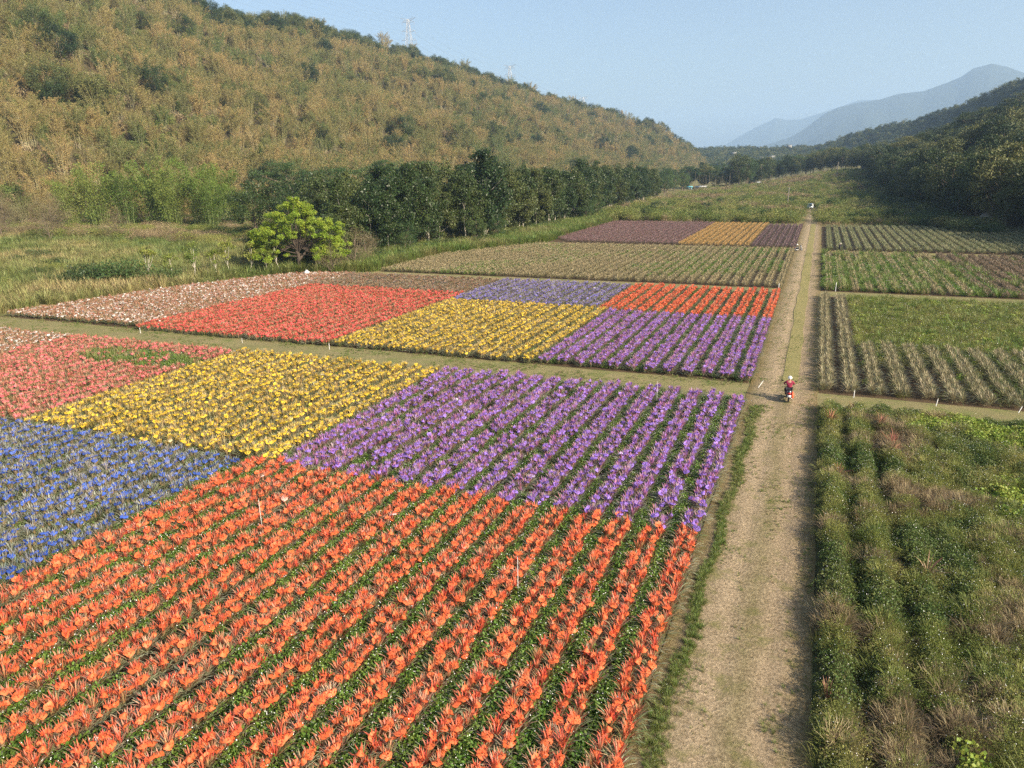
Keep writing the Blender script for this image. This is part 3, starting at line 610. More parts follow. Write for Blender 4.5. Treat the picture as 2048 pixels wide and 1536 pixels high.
L_dark = leaf_mat('dark_broad_leaf', ((.03, .055, .016), (.052, .08, .022), (.1, .115, .032)), patch=.12, patch_amt=.45, transl=.2, rough=.42)
L_mid = leaf_mat('mid_green_leaf', ((.04, .075, .022), (.065, .11, .03), (.105, .14, .04)), patch=.1, patch_amt=.4, transl=.25)
L_yellow = leaf_mat('yellow_green_leaf', ((.17, .26, .028), (.29, .375, .04), (.42, .46, .06)), patch=.4, patch_amt=.5, transl=.35)
L_brown = leaf_mat('brown_twig_leaf', ((.13, .1, .05), (.19, .15, .08), (.2, .18, .09)), patch=.1, patch_amt=.4, transl=.15)
L_bam = leaf_mat('straw_bamboo_leaf', ((.1, .138, .032), (.22, .19, .062), (.355, .247, .098)), patch=.022, patch_amt=.35, transl=.18)
L_bamg = leaf_mat('green_bamboo_leaf', ((.08, .13, .018), (.14, .2, .03), (.27, .29, .07)), patch=.06, patch_amt=.5, transl=.35)
L_forest = leaf_mat('forest_leaf', ((.022, .042, .012), (.05, .075, .02), (.15, .15, .045)), patch=.03, patch_amt=.15, transl=.15)
M_culm = plain('bamboo_culm', (.42, .38, .22), .5, var=.25, scale=1.)
M_culmg = plain('green_bamboo_culm', (.34, .4, .16), .5, var=.25, scale=1.)

teak = species('teak', L_dark, M_palebark, 5, h=17, cr=4.2, base=1.0, nc=66, nl=10400, size=.46, rc=1.5, top=.55, limbs=8, tr=.16, hollow=.3)
broad = species('broad', L_dark, M_bark, 3, h=14, cr=6, base=2.5, nc=44, nl=6800, size=.42, rc=1.9, top=.3)
midg = species('midgreen', L_mid, M_bark, 3, h=12, cr=4.5, base=2, nc=30, nl=4600, size=.36, rc=1.5, top=.3)
umb = species('umbrella', L_mid, M_bark, 2, h=17, cr=7.5, base=10.5, nc=40, nl=5200, size=.36, rc=1.9, flat=.45, top=.4, hollow=.2, limbs=20)
L_sap = leaf_mat('sapling_leaf', ((.12, .17, .03), (.2, .24, .04), (.28, .28, .06)), patch=.5, patch_amt=.4)
sap = species('sapling', L_sap, M_palebark, 3, h=5.5, cr=1.3, base=2.3, nc=12, nl=700, size=.28, rc=.6, tr=.075, limbs=6)
brownt = species('browntree', L_brown, M_bark, 2, h=7.5, cr=3.6, base=1.2, nc=30, nl=4200, size=.2, asp=.2, rc=1.3, tr=.12, limbs=24)
bare = species('baretree', L_brown, M_bark, 2, h=12, cr=5.5, base=1.5, nc=46, nl=6500, size=.35, asp=.13, rc=1.7, tr=.1, limbs=30)

# the row of dark trees behind the tan field
rowpos = []
yv = 119.
while yv < 232: rowpos.append((np.interp(yv, [119, 142, 163, 199, 232], [-84, -78, -74, -73.5, -70])+rng.uniform(-1.5, 1.5), yv+rng.uniform(-1.2, 1.2), 17+rng.uniform(-3.5, 2.5))); yv += rng.uniform(3.9, 6.3)
yv = 236.
while yv < 392: rowpos.append((np.interp(yv, [236, 335, 392], [-73, -79, -80])+rng.uniform(-3, 2), yv, 18+rng.uniform(-3.5, 3))); yv += rng.uniform(5, 9)
rowpos[9] = (rowpos[9][0], rowpos[9][1], 22)
for i, (x, y, h) in enumerate(rowpos):
    place(teak, i % 5, x, y, 'dark_broadleaf_tree', 'dark large-leaved tree, %s from the left in the front row behind the tan field' % NUM[i], 'dark trees in the row behind the tan field', h/17)
for i in range(15):
    y = 124+i*7.5+rng.uniform(-1.5, 1.5); x = np.interp(y, [119, 163, 232], [-94, -84, -82])+rng.uniform(-2, 2)
    place(teak, (i*2+1) % 5, x, y, 'dark_broadleaf_tree', 'dark tree, %s from the left in the second row behind the tan field' % NUM[i], 'dark trees in the second row behind the tan field', rng.uniform(.95, 1.12))
for i, (x, y, h) in enumerate(((-118, 148, 16), (-127, 143, 15), (-110, 152, 17), (-103, 141, 16), (-122, 158, 17), (-97, 150, 16), (-108, 134, 13), (-99, 128, 13), (-87, 107, 9), (-82, 110, 9.5), (-92, 104, 7))):
    place(broad, i % 3, x, y, 'dark_spreading_tree', 'broad dark green tree, %s of the clump behind the bright yellow-green tree' % NUM[i], 'dark trees behind the yellow-green tree', h/14)
for i, (x, y, h) in enumerate(((-140, 172, 19), (-124, 172, 18.5), (-150, 240, 20), (-118, 250, 20), (-98, 175, 19))):
    place(umb, i % 2, x, y, 'umbrella_tree', ('flat-topped green tree at the foot of the brown hillside, left of the dark rows', 'flat-topped green tree showing above the broad dark clump', 'flat-topped green tree in front of the bamboo slope, farthest up', 'flat-topped green tree just behind the middle of the dark row', 'flat-topped green tree between the dark clump and the dark row')[i], 'flat-topped trees at the hill foot', h/17)
k = 330; Y = rng.uniform(108, 335, k); X = np.interp(Y, [108, 142, 199, 335], [-79, -74, -70.5, -73])+rng.normal(size=k)*2.2
bsh = [shrub(90+k_, 3., 3.4, 2200, .26).mesh('under_bush_%d' % k_, [(L_mid, L_dark, M_olive)[k_]]) for k_ in range(3)]
scatter('tree_row_undergrowth', np.stack([X, Y, 0*X-.2], -1), rng.uniform(0, 6, k), .05, rng.uniform(.25, .8, k), bsh, rng.choice(3, k, p=[.3, .4, .3]), 'bushes filling the foot of the dark tree row')
k = 700; X = rng.uniform(-215, -95, k); Y = np.interp(X, [-215, -95], [128, 148])+rng.uniform(-12, 45, k); kk = (X < -105)
scatter('hill_foot_scrub', np.stack([X[kk], Y[kk], zg(X[kk], Y[kk])-.2], -1), rng.uniform(0, 6, kk.sum()), .05, rng.uniform(.3, 1.15, kk.sum()), bsh[2:]+[shrub(97, 3., 3.4, 2600, .2).mesh('brown_bush', [M_brown])]+bsh[:1], rng.choice(3, kk.sum(), p=[.4, .4, .2]), 'brown and olive scrub between the meadow and the hill')
k = 260; X = rng.uniform(-215, -92, k); Y = rng.uniform(62, 150, k); kk = (X < np.interp(Y, [56, 78, 93, 98, 150], [-97, -93, -88, -88, -95])) & (nz(X, Y, .05, 91) > -.1)
scatter('meadow_bushes', np.stack([X[kk], Y[kk], zg(X[kk], Y[kk])-.1], -1), rng.uniform(0, 6, kk.sum()), .05, rng.uniform(.25, .75, kk.sum()), bsh, rng.choice(3, kk.sum(), p=[.3, .15, .55]), 'low bushes dotted through the meadow')
# bright yellow-green tree: dense clumps on forked limbs
q = np.random.default_rng(5); yg = G(); ytk = G()
spots = [(-5.6, 0, 7), (-4.2, 1, 8.6), (-2.2, -1, 9.3), (0, 0, 11.2), (.8, .6, 10.2), (-1.2, .8, 10.3), (2.2, -.6, 9.4), (3.6, .4, 8.2), (5, 0, 7.4), (6.4, -.4, 7.2), (7.2, .2, 6.2), (5.2, -.8, 5.6), (4.4, .3, 4.6), (3.4, -1, 6.6), (1.5, -1.6, 7.6),
         (0, -1.8, 6.4), (-1.2, -1.6, 8), (-2.8, -1.6, 7), (-4.6, -1, 5.9), (-3.4, -1.4, 4.6), (-6.3, .5, 4.6), (-5, 1.5, 3.6), (6.9, .4, 4.8), (5.9, -.8, 3.4), (4.9, 1.2, 3), (3.2, 1.8, 5.2), (-2.5, 2.2, 5.2), (0, 2.2, 6), (1.8, 1.9, 5.4), (-6.4, -.4, 3.5), (-5.6, -.8, 2.7), (7.3, 0, 3.6), (6.4, -.8, 2.6), (5.2, -1.4, 2.4), (-4.4, -1.6, 3), (3.6, -1.8, 3.2), (-1.5, 1.2, 3.4), (-.8, 2.6, 4.2), (2.4, 2.4, 4), (-1.7, 1.8, 8.7), (1.8, 2, 8.8), (4.2, 1.8, 7.2), (-4, 2, 7.4), (.6, -2.2, 8.8), (-.2, 2.5, 9.6), (2.8, -2, 7.7), (-5.4, 1, 4.9), (6, 1, 5), (-6.2, .3, 6), (5.6, 0, 3.8), (2.3, 0, 10)]
for c in spots:
    for j in range(5):
        cc = np.array(c)+q.normal(size=3)*np.array([.65, .8, .5]); rr = q.uniform(.35, .85); d = q.normal(size=(190, 3)); d /= np.linalg.norm(d, axis=1)[:, None]
        yg.leaves(cc+d*np.array([rr, rr, rr*.7])*(q.random((190, 1))**.35), .26, .5, bias=d+np.array([0, 0, .6]), bstr=1.4)
    b = np.array([.05, .05, 3.2+q.uniform(-.3, 2.2)]); cv = np.array(c); ytk.tube([b, b*.45+cv*.55+np.array([0, 0, -.3]), cv], [.09, .055, .025], 5, cap=False)
ytk.tube([(0, 0, 0), (.1, 0, 1.3), (.05, .05, 2.8), (-.4, 0, 4.6), (.1, .2, 7.5)], [.42, .34, .3, .22, .1], 8); ytk.tube([(.1, 0, 2.), (1.4, .1, 3.4), (2.8, 0, 5.6)], [.22, .17, .1], 6); ytk.tube([(0, 0, 2.6), (-1.6, -.2, 2.7), (-2.6, -.2, 2.8)], [.12, .09, .04], 5)
e = empty('yellow_green_tree', (-79.9, 99.4, 0), yaw, 1.03); tag(e, 'bright yellow-green tree with a forked dark trunk behind the white-capped plot', 'tree')
ytk.obj('trunk', plain('dark_bark', (.075, .055, .04), .9, var=.3, scale=3), e); yg.obj('crown', L_yellow, e)
for i, (x, y, s, t) in enumerate(((-72.5, 105, 1., 'domed brown leafless tree just right of the yellow-green tree'), (-73.5, 99.5, .72, 'small brown bush tree under the right side of the yellow-green tree'), (-77, 115, .8, 'brown twiggy tree in front of the dark row'))):
    place(brownt, i % 2, x, y, 'brown_tree', t, None, s)
for i, (x, y, s) in enumerate(((-178, 128, 1.), (-166, 118, .85), (-186, 120, .95), (-156, 128, .7), (-196, 128, 1.))):
    place(bare, i % 2, x, y, 'bare_tree', 'grey-brown leafless tree, %s of those at the left edge of the meadow' % NUM[i], 'leafless trees at the left of the meadow', s)
for i, (x, y, s) in enumerate(((-96.5, 83.5, 1.05), (-94, 86, .85), (-91.5, 88, 1.1), (-90, 91, .9), (-88.5, 92.5, 1.15), (-86, 94.8, 1.), (-84, 96.3, .9), (-82.6, 97.3, 1.1), (-76, 100, .9))):
    place(sap, i % 3, x, y, 'sapling', 'slender pale-stemmed sapling, %s from the left along the meadow edge' % NUM[i], 'pale-stemmed saplings beside the white-capped plot', s, z=0)
for i, (x, y, s) in enumerate(((-81.5, 136, .65), (-77.5, 131.5, .55), (-71.5, 152, .6), (-69, 158, .5), (-75, 126, .42), (-66.5, 222, .6), (-68, 240, .55))):
    place(midg, i % 3, x, y, 'green_tree', 'lighter green small tree, %s from the left in front of the dark row' % NUM[i], 'small green trees in front of the dark row', s)
bush = [shrub(90+k, 3., 3.4, 2200, .26).mesh('bush', [(L_mid, L_dark, M_olive)[k]]) for k in range(3)]
for i, (x, y, s, k, t) in enumerate(((-99, 80, 1.1, 0, 'large dark green bush at the meadow edge beside the white-capped plot'), (-103, 78, .8, 1, 'smaller dark bush left of the large bush'), (-93, 84, .7, 0, 'round green bush right of the large meadow bush'),
        (-112, 70, .5, 2, 'small green bush alone in the meadow grass'), (-7.6, 292, 1.35, 0, 'rounded bright green bush beside the utility pole'), (-4.9, 308, .8, 0, 'green bush just left of the white van'), (-22, 285, .8, 1, 'small dark bush in the scrub left of the pole'))):
    tag(link(bpy.data.objects.new('bush', bush[k])), t, 'bush').location = (x, y, float(zg(x, y))-.3); o = bpy.context.scene.collection.objects[-1]
    s *= 1.45 if y < 100 else 1; o.scale = (s, s, s); o.rotation_euler.z = i

for i, (x, y, s) in enumerate(((-88, 106, 1.5), (-84.5, 104.5, 1.3), (-81.5, 106, 1.5), (-78.5, 107, 1.2), (-91, 104, 1.1))):
    o = tag(link(bpy.data.objects.new('bush', bush[1])), 'dark bush, %s from the left in the shade behind the yellow-green tree' % NUM[i], 'bush', 'dark bushes behind the yellow-green tree'); o.location = (x, y, -.3); o.scale = (s, s, s*1.1); o.rotation_euler.z = i*2
# ------------------------------------------------------------------ bamboo
def bamboo_geo(seed, h=14., nculm=20, spread=1.2, arch=3.6, per=190, size=.5, asp=.17, lowbare=.22, tight=.55):
    q = np.random.default_rng(seed); cu = G(); lf = G()
    for c in range(nculm):
        az = q.uniform(0, 6.28); r0 = spread*math.sqrt(q.random()); hh = h*q.uniform(.62, 1.08); A = arch*q.uniform(.4, 1.3); t = np.linspace(0, 1, 6)
        d = np.array([math.cos(az), math.sin(az)]); rr = r0+A*t**2.4; z = hh*(t-.16*t**5)
        P = np.stack([d[0]*rr, d[1]*rr, z], -1); cu.tube(P, .05*(1-.85*t), 3, cap=False)
        tt = lowbare+(1-lowbare)*q.random(per)**.7; k = len(tt)
        C = np.stack([np.interp(tt, t, P[:, 0]), np.interp(tt, t, P[:, 1]), np.interp(tt, t, P[:, 2])], -1)
        sp = q.normal(size=(k, 3))*np.array([.62, .62, .5])*tight*(.5+.7*np.sin(math.pi*np.clip(tt, 0, 1)))[:, None]
        out = np.concatenate([sp[:, :2], np.full((k, 1), -.5)], 1)
        lf.leaves(C+sp, size, asp, droop=out*1.2)
    return cu, lf
bam = []
for k in range(5):
    cu, lf = bamboo_geo(100+k, h=(14, 12.5, 15, 13, 11)[k]); bam.append((cu.mesh('culms', [M_culm]), lf.mesh('foliage', [L_bam]), (cu, lf)))
bam_j = []
for k, (_, _, (cu, lf)) in enumerate(bam):
    g = G(); merge(g, cu, 0); merge(g, lf, 1); bam_j.append(g.mesh('bamboo_%d' % k, [M_culm, L_bam]))
far_dark = joined(broad, 'hill_tree', L_forest, M_bark)
RIDGE = np.array([(-387, 188, 131), (-409, 252, 138), (-420, 306, 139), (-423, 367, 132), (-426, 450, 126), (-434, 574, 131), (-439, 657, 134), (-427, 746, 130), (-419, 830, 125), (-382, 935, 111), (-330, 1039, 92), (-277, 1116, 81), (-237, 1176, 67), (-195, 1212, 35), (-170, 1250, 8), (-150, 1290, 0)], float)
FOOT = np.array([(-255, 30), (-228, 110), (-208, 160), (-197, 200), (-187, 250), (-172, 330), (-162, 420), (-157, 520), (-152, 620), (-150, 720), (-150, 830), (-152, 940), (-152, 1040), (-148, 1130), (-140, 1180), (-130, 1230)], float)
us = np.linspace(0, 15, 151); tsr = np.concatenate([np.linspace(-.06, 1, 36), np.linspace(1.06, 1.9, 10)])
def hill_at(u, t):
    u = np.asarray(u, float); t = np.asarray(t, float); ii = np.arange(16)
    R_ = np.stack([np.interp(u, ii, RIDGE[:, k]) for k in range(3)], -1); F_ = np.stack([np.interp(u, ii, FOOT[:, k]) for k in range(2)], -1)
    XY = F_*(1-t[..., None])+R_[..., :2]*t[..., None]; zb = 1.
    pr = np.where(t <= 1, .8*t+.2*t*t*(3-2*t), 1-.75*(t-1)**1.3); z = zb+(R_[..., 2]-zb)*pr
    g1 = nz(XY[..., 0], XY[..., 1], .012, 61)*16+nz(XY[..., 0], XY[..., 1], .035, 62)*7
    z = z+nz(u*1.3, u*0, 1., 66)*7*ss(.4, 1, t)*ss(15, 12, u)
    z = z+g1*np.clip(np.sin(math.pi*np.clip(t, 0, 1)), 0, 1)*np.clip(R_[..., 2]/100, 0, 1); z = np.where(t < 0, t*60, z)
    return np.concatenate([XY, z[..., None]], -1)
UU, TT = np.meshgrid(us, tsr); HV = hill_at(UU, TT); I = np.arange(UU.size).reshape(UU.shape); g = G(); g.add(HV, np.stack([I[:-1, :-1], I[1:, :-1], I[1:, 1:], I[:-1, 1:]], -1))
M_hill = ground_mat('hill_floor', ((.06, .05, .025), (.09, .075, .035)), ((.03, .03, .012), (.12, .09, .05)), sb=.02, ssm=.6, bump=.8)
tag(g.obj('bamboo_hill', M_hill, smooth=True), kind='structure')
Pt = []
for i in range(15):
    a = hill_at(np.array([i+.5]), np.array([0.]))[0]; b = hill_at(np.array([i+.5]), np.array([1.]))[0]; wdt = (np.linalg.norm(RIDGE[i+1, :2]-RIDGE[i, :2])+np.linalg.norm(FOOT[i+1]-FOOT[i]))/2; ln = np.linalg.norm(b[:2]-a[:2])
    D = project(((a+b)/2)[None])[2][0]; sp = 6.7+max(0, D-400)*.0018; n = int(wdt*ln/sp**2); k = int(math.sqrt(n)); uu = rng.random(n)+i; t_ = rng.random(n)*1.05-.01
    Pt.append(np.stack([uu, t_], -1))
Pt = np.concatenate(Pt); P = hill_at(Pt[:, 0], Pt[:, 1]); v = visible(P+np.array([0, 0, 8]), 60); P = P[v]; Pt = Pt[v]
crest = ss(.86, .98, Pt[:, 1]); dk = nz(P[:, 0], P[:, 1], .02, 64)+.6*nz(P[:, 0], P[:, 1], .06, 65)
isd = (rng.random(len(P)) < crest*.85*(dk > -.25)*(Pt[:, 0] > 4)) | (dk > .74) | ((crest > .5) & (rng.random(len(P)) < .35))
isd |= (rng.random(len(P)) < .018)
depth = project(P)[2]; near = np.argsort(np.where(isd, 1e9, depth)); ind = near[:290]; rest = np.ones(len(P), bool); rest[ind] = False; kk = rest & ~isd
s_all = rng.uniform(.6, 1.3, len(P))*np.where((Pt[:, 1] > .94) & (rng.random(len(P)) < .35), 1.55, 1)
ug = np.stack([rng.uniform(0, 15, 9000), rng.random(9000)], -1); UG = hill_at(ug[:, 0], ug[:, 1]); UG = UG[visible(UG, 10)]
scatter('hill_undergrowth', UG-np.array([0, 0, .4]), rng.uniform(0, 6.28, len(UG)), .1, rng.uniform(1.6, 3.4, len(UG)), scrub[:2]+scrub[3:]+[variant(meadow[1], 'hill_grass', [M_brown])], None, 'dry undergrowth between the bamboo clumps')
scatter('bamboo_thicket', P[kk]-np.array([0, 0, .5]), rng.uniform(0, 6.28, kk.sum()), .05, s_all[kk], bam_j, None, 'straw-brown and olive bamboo covering the hillside')
kk = isd; scatter('hillside_trees', P[kk]-np.array([0, 0, 1]), rng.uniform(0, 6.28, kk.sum()), .05, rng.uniform(.45, 1.45, kk.sum()), far_dark, None, 'dark green trees along the crest and among the bamboo')
bk = {}
for i in sorted(ind, key=lambda i: project(P[i][None])[0][0]):
    k = int(rng.integers(0, 5)); px = project(P[i][None])[0][0]
    t_ = Pt[i][1]; hgt = 'bottom rank' if t_ < .1 else 'second rank' if t_ < .2 else 'third rank' if t_ < .3 else 'fourth rank' if t_ < .42 else 'upper rank'
    side = 'above the meadow' if px < 420 else 'above the dark trees'
    bk[(hgt, side)] = bk.get((hgt, side), -1)+1; nn = bk[(hgt, side)]
    where = '%s %s' % (hgt, side)
    place_z = P[i][2]-.5
    e = empty('bamboo_clump', (P[i][0], P[i][1], place_z), rng.uniform(0, 6.28), s_all[i]); tag(e, 'straw-brown bamboo clump, %s from the left in the %s' % (NUM[nn], where), 'bamboo', 'bamboo clumps of the %s' % where)
    for nm, me in (('culms', bam[k][0]), ('foliage', bam[k][1])):
        c_ = bpy.data.objects.new(nm, me); link(c_); c_.parent = e
bg_ = []
for k in range(3):
    cu, lf = bamboo_geo(120+k, h=14.5, nculm=22, spread=1.8, arch=3.0, per=330, lowbare=.1, asp=.22, tight=1.); bg_.append((cu.mesh('culms', [M_culmg]), lf.mesh('foliage', [L_bamg]), None))
for i, (x, y, s) in enumerate(((-194, 146, 1.15), (-188, 150, 1.5), (-181, 153, 1.2), (-175, 157, 1.55), (-168, 157, 1.25), (-162, 161, 1.5), (-155, 158, 1.05), (-186, 170, 1.3), (-169, 176, 1.35), (-152, 166, 1.))):
    e = empty('green_bamboo_clump', (x, y, float(zg(x, y))-.2), rng.uniform(0, 6), s); tag(e, 'fresh green bamboo clump at the meadow edge, %s from the left' % NUM[i], 'bamboo', 'green bamboo clumps behind the meadow')
    for nm, me in (('culms', bg_[i % 3][0]), ('foliage', bg_[i % 3][1])):
        c_ = bpy.data.objects.new(nm, me); link(c_); c_.parent = e

# ------------------------------------------------------------------ right hill
def hr(X, Y):
    X = np.asarray(X, float); Y = np.asarray(Y, float); xf = np.interp(Y, [100, 180, 240, 340, 480, 650], [62, 52, 42, 35, 36, 46])
    s_ = np.maximum(X-xf, 0); z = .36*s_*(1-ss(600, 760, Y))+np.where(s_ > 0, np.minimum(s_/15, 1)*nz(X, Y, .03, 71)*5, 0)
    return np.minimum(z, 78)
xs = np.linspace(30, 420, 80); ys = np.linspace(40, 760, 110); X, Y = np.meshgrid(xs, ys); Z = hr(X, Y)+zg(X, Y)-.6*(hr(X, Y) < .05)
I = np.arange(X.size).reshape(X.shape); g = G(); g.add(np.stack([X, Y, Z], -1), np.stack([I[:-1, :-1], I[:-1, 1:], I[1:, 1:], I[1:, :-1]], -1)); tag(g.obj('wooded_hill', M_hill, smooth=True), kind='structure')
forest = species('forest', L_forest, M_bark, 4, h=15, cr=5, base=2.2, nc=40, nl=5200, size=.45, rc=1.7, top=.35)
forest_j = joined(forest, 'forest_tree', L_forest, M_bark)+joined(umb[:1], 'forest_umbrella', L_forest, M_bark)
X, Y = grid_pts(27, 380, 70, 740, 7.0); xf = np.interp(Y, [70, 150, 180, 240, 340, 480, 700], [66, 60, 48, 34, 29, 27, 30]); k = X > xf+rng.uniform(-2, 3, len(X)); X, Y = X[k], Y[k]
P = np.stack([X, Y, hr(X, Y)+zg(X, Y)-.6], -1); px, py, dep = project(P+np.array([0, 0, 8])); k = (px < 2900) & (X < 40+.5*Y); P = P[k]; px = px[k]; dep = dep[k]
fk = {}; inv = visible(P+np.array([0, 0, 8]), 0); order = np.argsort(np.where(inv, dep, 1e9)); ind = order[:90]; rest = np.ones(len(P), bool); rest[ind] = False
scatter('hillside_wood', P[rest], rng.uniform(0, 6.28, rest.sum()), .04, rng.uniform(.8, 1.3, rest.sum()), forest_j, np.where(rng.random(rest.sum()) < .06, 4, rng.integers(0, 4, rest.sum())), 'dark wood over the hill on the right')
for i in sorted(ind, key=lambda i: px[i]):
    d_ = dep[i]; where = 'behind the slatted shed' if (px[i] > 1930 and d_ < 230) else 'at the right of the grey-green field' if d_ < 230 else 'along the foot of the right-hand hill' if d_ < 290 else 'on the lower slope of the right-hand hill'
    fk[where] = fk.get(where, -1)+1; place(forest, int(rng.integers(0, 4)), P[i][0], P[i][1], 'dark_forest_tree', 'dark rounded tree, %s from the left %s' % (NUM[fk[where]], where), 'dark trees %s' % where, rng.uniform(.95, 1.5), z=P[i][2])
X, Y = grid_pts(18, 48, 196, 470, 3.4); e0 = np.interp(Y, [196, 240, 340, 470], [31, 20, 21, 24]); k = (X > e0+rng.uniform(-2, 3, len(X))) & (X < e0+13); X, Y = X[k], Y[k]
k = ~((X > 38) & (X < 50) & (Y < 232)); X, Y = X[k], Y[k]
scatter('foot_scrub', np.stack([X, Y, zg(X, Y)-.2], -1), rng.uniform(0, 6, len(X)), .05, rng.uniform(.55, 1.4, len(X)), [variant(bush[1], 'foot_bush_0', [L_forest]), variant(bush[0], 'foot_bush_1', [L_mid])], None, 'dark scrub along the foot of the right-hand hill')
for i, (x, y, s) in enumerate(((5, 228, 1), (8.5, 231, .9), (12, 226, 1.1), (15.5, 230, 1.1), (18.5, 226, .9), (7, 240, 1), (13, 242, 1.2), (18, 238, 1.1), (3.5, 250, .9), (10, 254, 1.))):
    o = tag(link(bpy.data.objects.new('bush', bush[2])), 'loose olive bush, %s from the left in the row behind the grey-green field' % NUM[i], 'bush', 'olive bushes behind the grey-green field'); o.location = (x, y, -.2); o.scale = (s*.75,)*3; o.rotation_euler.z = i*1.3

# countable young trees on the rough ground
yb = [tree_geo(900+k, h=3.6, cr=1.9, base=.5, nc=16, nl=1300, size=.24, rc=.85, tr=.07, limbs=6, top=.2) for k in range(3)]
ybm = [(a.mesh('trunk', [M_bark]), b.mesh('crown', [(M_scrub, L_mid, L_dark)[k]]), None) for k, (a, b) in enumerate(yb)]
spots_ = []
for r_ in range(9):
    y = 236+r_*13
    for c_ in range(13):
        x = -60+c_*7.4+rng.uniform(-2.4, 2.4)
        if -7 < x < 2 and y < 312 or x > 30 or rng.random() < .32 or x < np.interp(y, [222, 330, 420], [-58, -66, -80]): continue
        spots_.append((x, y+rng.uniform(-4, 4), r_))
rc_ = {}
for x, y, r_ in spots_:
    side = 'left' if x < 0 else 'right'; rc_[(r_, side)] = rc_.get((r_, side), -1)+1
    place(ybm, int(rng.integers(0, 3)), x, y, 'young_tree', 'small bushy tree, %s from the left in the %s row %s of the far track' % (NUM[rc_[(r_, side)]], NUM[r_], side), 'small trees in rows beyond the fields', rng.uniform(.6, 1.25))
# ------------------------------------------------------------------ distant hills and mountains
def ridge_hill(name, pts, front, mat, amp=0., scl=.01, rows=22, zb=0., n=160, seed=0., back=True):
    pts = np.array(pts, float); s_ = np.linspace(0, len(pts)-1, n); R_ = np.stack([np.interp(s_, np.arange(len(pts)), pts[:, k]) for k in range(3)], -1)
    d = np.linalg.norm(R_[:, :2], axis=1)[:, None]; u_ = R_[:, :2]/d; T = np.concatenate([np.linspace(0, 1, rows), [1.15, 1.4, 1.8]]); V = []
    for t in T:
        XY = R_[:, :2]-u_*front*(1-t); pr = (t**1.15 if t <= 1 else 1-.9*(t-1)); z = zb+(R_[:, 2]-zb)*pr
        if amp: z = z-amp*np.abs(nz(XY[:, 0], XY[:, 1], scl, seed))*2*np.sin(math.pi*min(t, 1)**1.2)+amp*.35*nz(XY[:, 0], XY[:, 1], scl*4, seed+3)*np.sin(math.pi*min(t, 1)**1.2)
        if t == 0: z = z*0-3
        V.append(np.concatenate([XY, z[:, None]], 1))
    V = np.array(V); I = np.arange(len(T)*n).reshape(len(T), n); g = G(); g.add(V, np.stack([I[:-1, :-1], I[:-1, 1:], I[1:, 1:], I[1:, :-1]], -1))
    o = g.obj(name, mat, smooth=True); tag(o, kind='structure'); return V[:rows]
M_mtn = ground_mat('forested_mountain', ((.02, .03, .02), (.035, .045, .03)), ((.014, .022, .014), (.05, .055, .035)), sb=.004, ssm=.05, bump=1.)
SC = lambda L_: [(x*1.6, y*1.6, 16+(z-16)*1.6) for x, y, z in L_]
ridge_hill('mountain', SC([(-1500, 6850, 60), (-1113, 6911, 159), (-808, 6953, 199), (-695, 6965, 267), (-559, 6978, 341), (-480, 6985, 372), (-413, 6988, 406), (-315, 6993, 386), (-207, 6997, 390), (-50, 7000, 432), (235, 6996, 520), (700, 6900, 500)]), 2000, M_mtn, 95, .001, seed=4)
ridge_hill('mountain', SC([(-640, 4760, 40), (-500, 4775, 80), (-413, 4782, 107), (-300, 4791, 141), (-194, 4796, 172), (-126, 4798, 211), (-25, 4800, 293), (46, 4800, 325), (132, 4798, 345), (260, 4793, 359), (349, 4787, 383), (474, 4777, 391), (579, 4765, 427), (640, 4760, 452), (686, 4751, 488), (767, 4738, 506), (837, 4726, 484), (912, 4713, 449), (1120, 4667, 422), (1474, 4568, 456), (1875, 4418, 332), (2300, 4300, 200)]), 2500, M_mtn, 120, .0014, n=260, seed=9)
def wood(name, V, sp, sc, label, meshes, t0=.05):
    A = V.reshape(-1, 3); rows, n, _ = V.shape; out = []
    L1 = np.linalg.norm(V[0, -1]-V[0, 0]); L2 = np.linalg.norm(V[-1, n//2]-V[0, n//2]); k = int(L1*L2/sp**2); a = rng.uniform(t0, 1, k)*(rows-1); b = rng.random(k)*(n-1); i0 = np.minimum(a.astype(int), rows-2); j0 = np.minimum(b.astype(int), n-2); fa = (a-i0)[:, None]; fb = (b-j0)[:, None]
    P = V[i0, j0]*(1-fa)*(1-fb)+V[i0+1, j0]*fa*(1-fb)+V[i0, j0+1]*(1-fa)*fb+V[i0+1, j0+1]*fa*fb; P = P[visible(P, 30)]
    scatter(name, P-np.array([0, 0, 1.]), rng.uniform(0, 6.28, len(P)), .03, rng.uniform(*sc, len(P)), meshes, None, label)
lo = species('distant', L_forest, M_bark, 3, h=13, cr=5.4, base=1.5, nc=26, nl=1500, size=.95, rc=2.2, top=.3, limbs=3); lo_j = joined(lo, 'distant_tree', L_forest, M_bark)
V = ridge_hill('far_wooded_hill', [(-110, 1480, 0), (-80, 1490, 14), (-41, 1499, 30), (-4, 1500, 38), (32, 1500, 54), (69, 1448, 63), (103, 1396, 68), (139, 1343, 76), (164, 1290, 82), (186, 1236, 89), (205, 1182, 98), (219, 1129, 105), (253, 1070, 118), (299, 1007, 131), (380, 950, 140)], 420, M_hill, 8, .01)
wood('far_hill_wood', V, 8.5, (.8, 1.3), 'hazy wood covering the hill beyond the right-hand slope', lo_j)
V = ridge_hill('valley_end_hill', [(-700, 1850, 50), (-515, 1829, 48.4), (-342, 1767, 45.3), (-265, 1679, 43.9), (-198, 1688, 44.4), (-127, 1695, 43.6), (-47, 1699, 42.6), (10, 1700, 43.1), (90, 1700, 44), (200, 1700, 40)], 620, M_hill, 6, .01, zb=6)
wood('valley_end_wood', V, 9.5, (.8, 1.3), 'hazy tree cover on the low rise at the valley end', lo_j)
